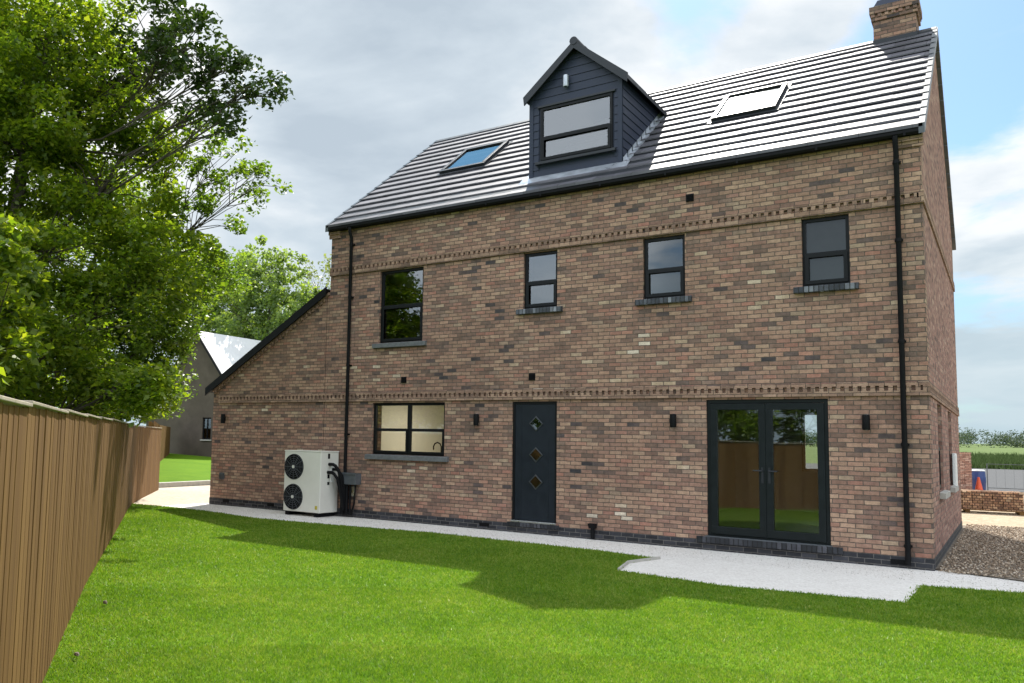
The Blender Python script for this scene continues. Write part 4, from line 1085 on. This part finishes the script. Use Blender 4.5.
# temporary mesh fence panels
hf = thing('mesh_fence', 'grey temporary mesh fence panels along the far road', 'fence', (.05,29.6,-.03))
for k in range(4):
    mb = MB(); x = k*1.6
    mb.tube([(x,0,0),(x,0,1.15)], .022, 6); mb.tube([(x+1.5,0,0),(x+1.5,0,1.15)], .022, 6); mb.tube([(x,0,1.13),(x+1.5,0,1.13)], .012, 6); mb.tube([(x,0,.15),(x+1.5,0,.15)], .018, 6)
    for q in range(1, 5): mb.tube([(x+q*.3,0,.15),(x+q*.3,0,1.13)], .003, 4)
    mb.build('mesh_panel', M['greyplastic'], hf)
poly('road', [(-40,30),(60,30),(60,92),(-40,92)], -.012, 'road')
# rising field and hill
def height(x, y):
    d = max(0, y-90); s = min(1, d/400)
    return -.10 + 1.9*min(1, d/70) + 4.*s*s + 1.2*math.sin(x*.012+1)*s + .9*math.sin(x*.031)*s
nx_, ny_ = 60, 50; V = []; Fq = []
for j in range(ny_):
    y = 91.5 + (j/(ny_-1))**2*1100
    for i in range(nx_):
        x = -700 + 1400*i/(nx_-1); V.append((x, y, height(x, y)))
for j in range(ny_-1):
    for i in range(nx_-1): a = j*nx_+i; Fq.append((a, a+1, a+nx_+1, a+nx_))
o = mesh_np('hills', V, Fq, M['field']); tag(o, kind='structure')
for p in o.data.polygons: p.use_smooth = True
# tall weeds strip at the edge of the field
def weeds():
    n = 26000; x = rng.uniform(-14, 22, n); y = rng.uniform(92, 120, n); h = rng.uniform(.35, 1.1, n); w = rng.uniform(.05,.14,n)
    z = np.array([height(a, b) for a, b in zip(x, y)]); th = rng.uniform(0, 3.14, n)
    V = np.zeros((n,3,3), np.float32)
    V[:,0] = np.stack([x-np.cos(th)*w, y-np.sin(th)*w, z],1); V[:,1] = np.stack([x+np.cos(th)*w, y+np.sin(th)*w, z],1); V[:,2] = np.stack([x+rng.normal(0,.2,n), y+rng.normal(0,.2,n), z+h],1)
    return V.reshape(-1,3), np.arange(n*3).reshape(-1,3)
V, F_ = weeds(); tag(mesh_np('tall_grass', V, F_, M['field']), kind='stuff')
# far wood: reads as one mass
C = []; SPR = []
rs = np.random.default_rng(99)
for k in range(150):
    x = -260 + 520*k/150 + rs.uniform(-3,3); 
    for y0, hh in ((300, 1.), (390, 1.15)):
        y = y0 + rs.uniform(-14,14) + 25*math.sin(x*.02); h = rs.uniform(2,6)*hh
        for q in range(5): C.append((x+rs.uniform(-3,3), y+rs.uniform(-3,3), height(x,y)+h*(.25+.17*q))); SPR.append(rs.uniform(2.,3.4))
M['leaf_wood'] = mk_leaf('distant woodland', [(0,(.05,.075,.06)),(.5,(.075,.105,.08)),(1,(.11,.14,.10))], .15, .8)  # haze put into the leaf colour: bluish and muted
C = np.array(C); V, F_ = leaves_np(C, 110000, np.array(SPR)*.8, .6, 1.2, 0, rs)
tag(mesh_np('distant_wood', V, F_, M['leaf_wood']), kind='stuff')

# ------------------------------------------------------------------ light and sky
SUNV = Vector((-.279, .71, 1.0)).normalized()
el = math.asin(SUNV.z); az = math.atan2(SUNV.x, SUNV.y)
sd = bpy.data.lights.new('sun', 'SUN'); sd.energy = 5.0; sd.angle = R(.53); sd.color = (1, .955, .88)
so = bpy.data.objects.new('sun', sd); COL.objects.link(so); so.rotation_euler = (-SUNV).to_track_quat('-Z', 'Y').to_euler(); so.location = (0,0,30)
wd = bpy.data.worlds.new('World'); sc.world = wd; wd.use_nodes = True
t = NT(wd.node_tree); t.n.clear()
out = t.add('ShaderNodeOutputWorld'); bg = t.add('ShaderNodeBackground'); t.lk(bg.outputs[0], out.inputs[0]); bg.inputs[1].default_value = .12
sky = t.add('ShaderNodeTexSky', sky_type='NISHITA'); sky.sun_disc = False; sky.sun_elevation = el; sky.sun_rotation = az; sky.air_density = 1.; sky.dust_density = 1.2; sky.ozone_density = 1.
gen = t.add('ShaderNodeTexCoord').outputs['Generated']
sp = t.add('ShaderNodeSeparateXYZ'); t.lk(gen, sp.inputs[0])
zc = t.math('MAXIMUM', t.math('ADD', sp.outputs[2], .16), .05)
cbx = t.add('ShaderNodeCombineXYZ'); t.lk(t.math('DIVIDE', sp.outputs[0], zc), cbx.inputs[0]); t.lk(t.math('DIVIDE', sp.outputs[1], zc), cbx.inputs[1])
n1 = t.noise(cbx.outputs[0], 1.7, 9, .56); n1.inputs['Distortion'].default_value = .35
n2 = t.noise(cbx.outputs[0], 1.5, 8, .55); n2.inputs['Distortion'].default_value = .2
def blob(d, a, b):
    v = t.add('ShaderNodeVectorMath', operation='DOT_PRODUCT'); t.lk(gen, v.inputs[0]); v.inputs[1].default_value = Vector(d).normalized()
    return t.maprange(v.outputs['Value'], math.cos(R(b)), math.cos(R(a)), 0, 1, True)
# a clear blue patch upper right, thick grey cloud upper left, white banks elsewhere
clear = t.math('MAXIMUM', blob((-.03,.93,.37), 1, 7), t.math('MULTIPLY', blob((-.27,.86,.46), .5, 5), .6)); clear = t.math('MAXIMUM', clear, blob((-.49,.513,.70), 3, 16))
grey = t.math('MAXIMUM', blob((-.52,.74,.40), 2, 17), t.math('MULTIPLY', blob((-.66,.70,.26), 2, 14), .6))
cov = t.math('ADD', n1.outputs[0], .16); cov = t.math('SUBTRACT', cov, t.math('MULTIPLY', clear, .30)); cov = t.math('ADD', cov, t.math('MULTIPLY', grey, .2))
mask = t.maprange(cov, .44, .62, 0, 1, True)
shade = t.math('ADD', t.math('MULTIPLY', n2.outputs[0], 2.1), t.math('SUBTRACT', -.44, t.math('MULTIPLY', grey, .34)))
ccol = t.ramp(shade, [(.10,(2.9,3.4,3.9)),(.32,(3.6,4.1,4.55)),(.52,(4.6,4.95,5.25)),(.75,(5.9,6.0,6.1))])
ccol = t.mix(1., ccol, t.ramp(t.maprange(sp.outputs[1], .35, -.5, 0, 1, True), [(0,(1,1,1)),(1,(1.8,1.88,2.0))]), 'MULTIPLY')  # cloud colour raised behind the camera, out of view, to lift the shaded front
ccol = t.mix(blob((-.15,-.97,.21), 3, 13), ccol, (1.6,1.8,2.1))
ccol = t.mix(blob((-.284,.56,.80), 3, 12), ccol, (14,14,14))
hz = t.maprange(sp.outputs[2], .0, .30, 1, 0, True)
skyc = t.mix(1., sky.outputs[0], (.62,.80,.92), 'MULTIPLY')
skyc = t.mix(t.math('MULTIPLY', hz, .65), skyc, (2.6,3.5,4.0))
ccol = t.mix(t.math('MULTIPLY', hz, .9), ccol, (3.0,3.8,4.2))
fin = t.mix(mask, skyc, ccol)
fin = t.mix(blob((-.49,.513,.70), 5, 13), fin, (2.2,5.0,8.0))
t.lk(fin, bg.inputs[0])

sc.render.engine = 'CYCLES'
sc.view_settings.view_transform = 'Standard'; sc.view_settings.look = 'None'; sc.view_settings.gamma = 1; sc.view_settings.exposure = .60
sc.view_settings.use_curve_mapping = False
sc.cycles.max_bounces = 8; sc.cycles.transparent_max_bounces = 12; sc.cycles.use_denoising = True
sc.cycles.sample_clamp_indirect = 6
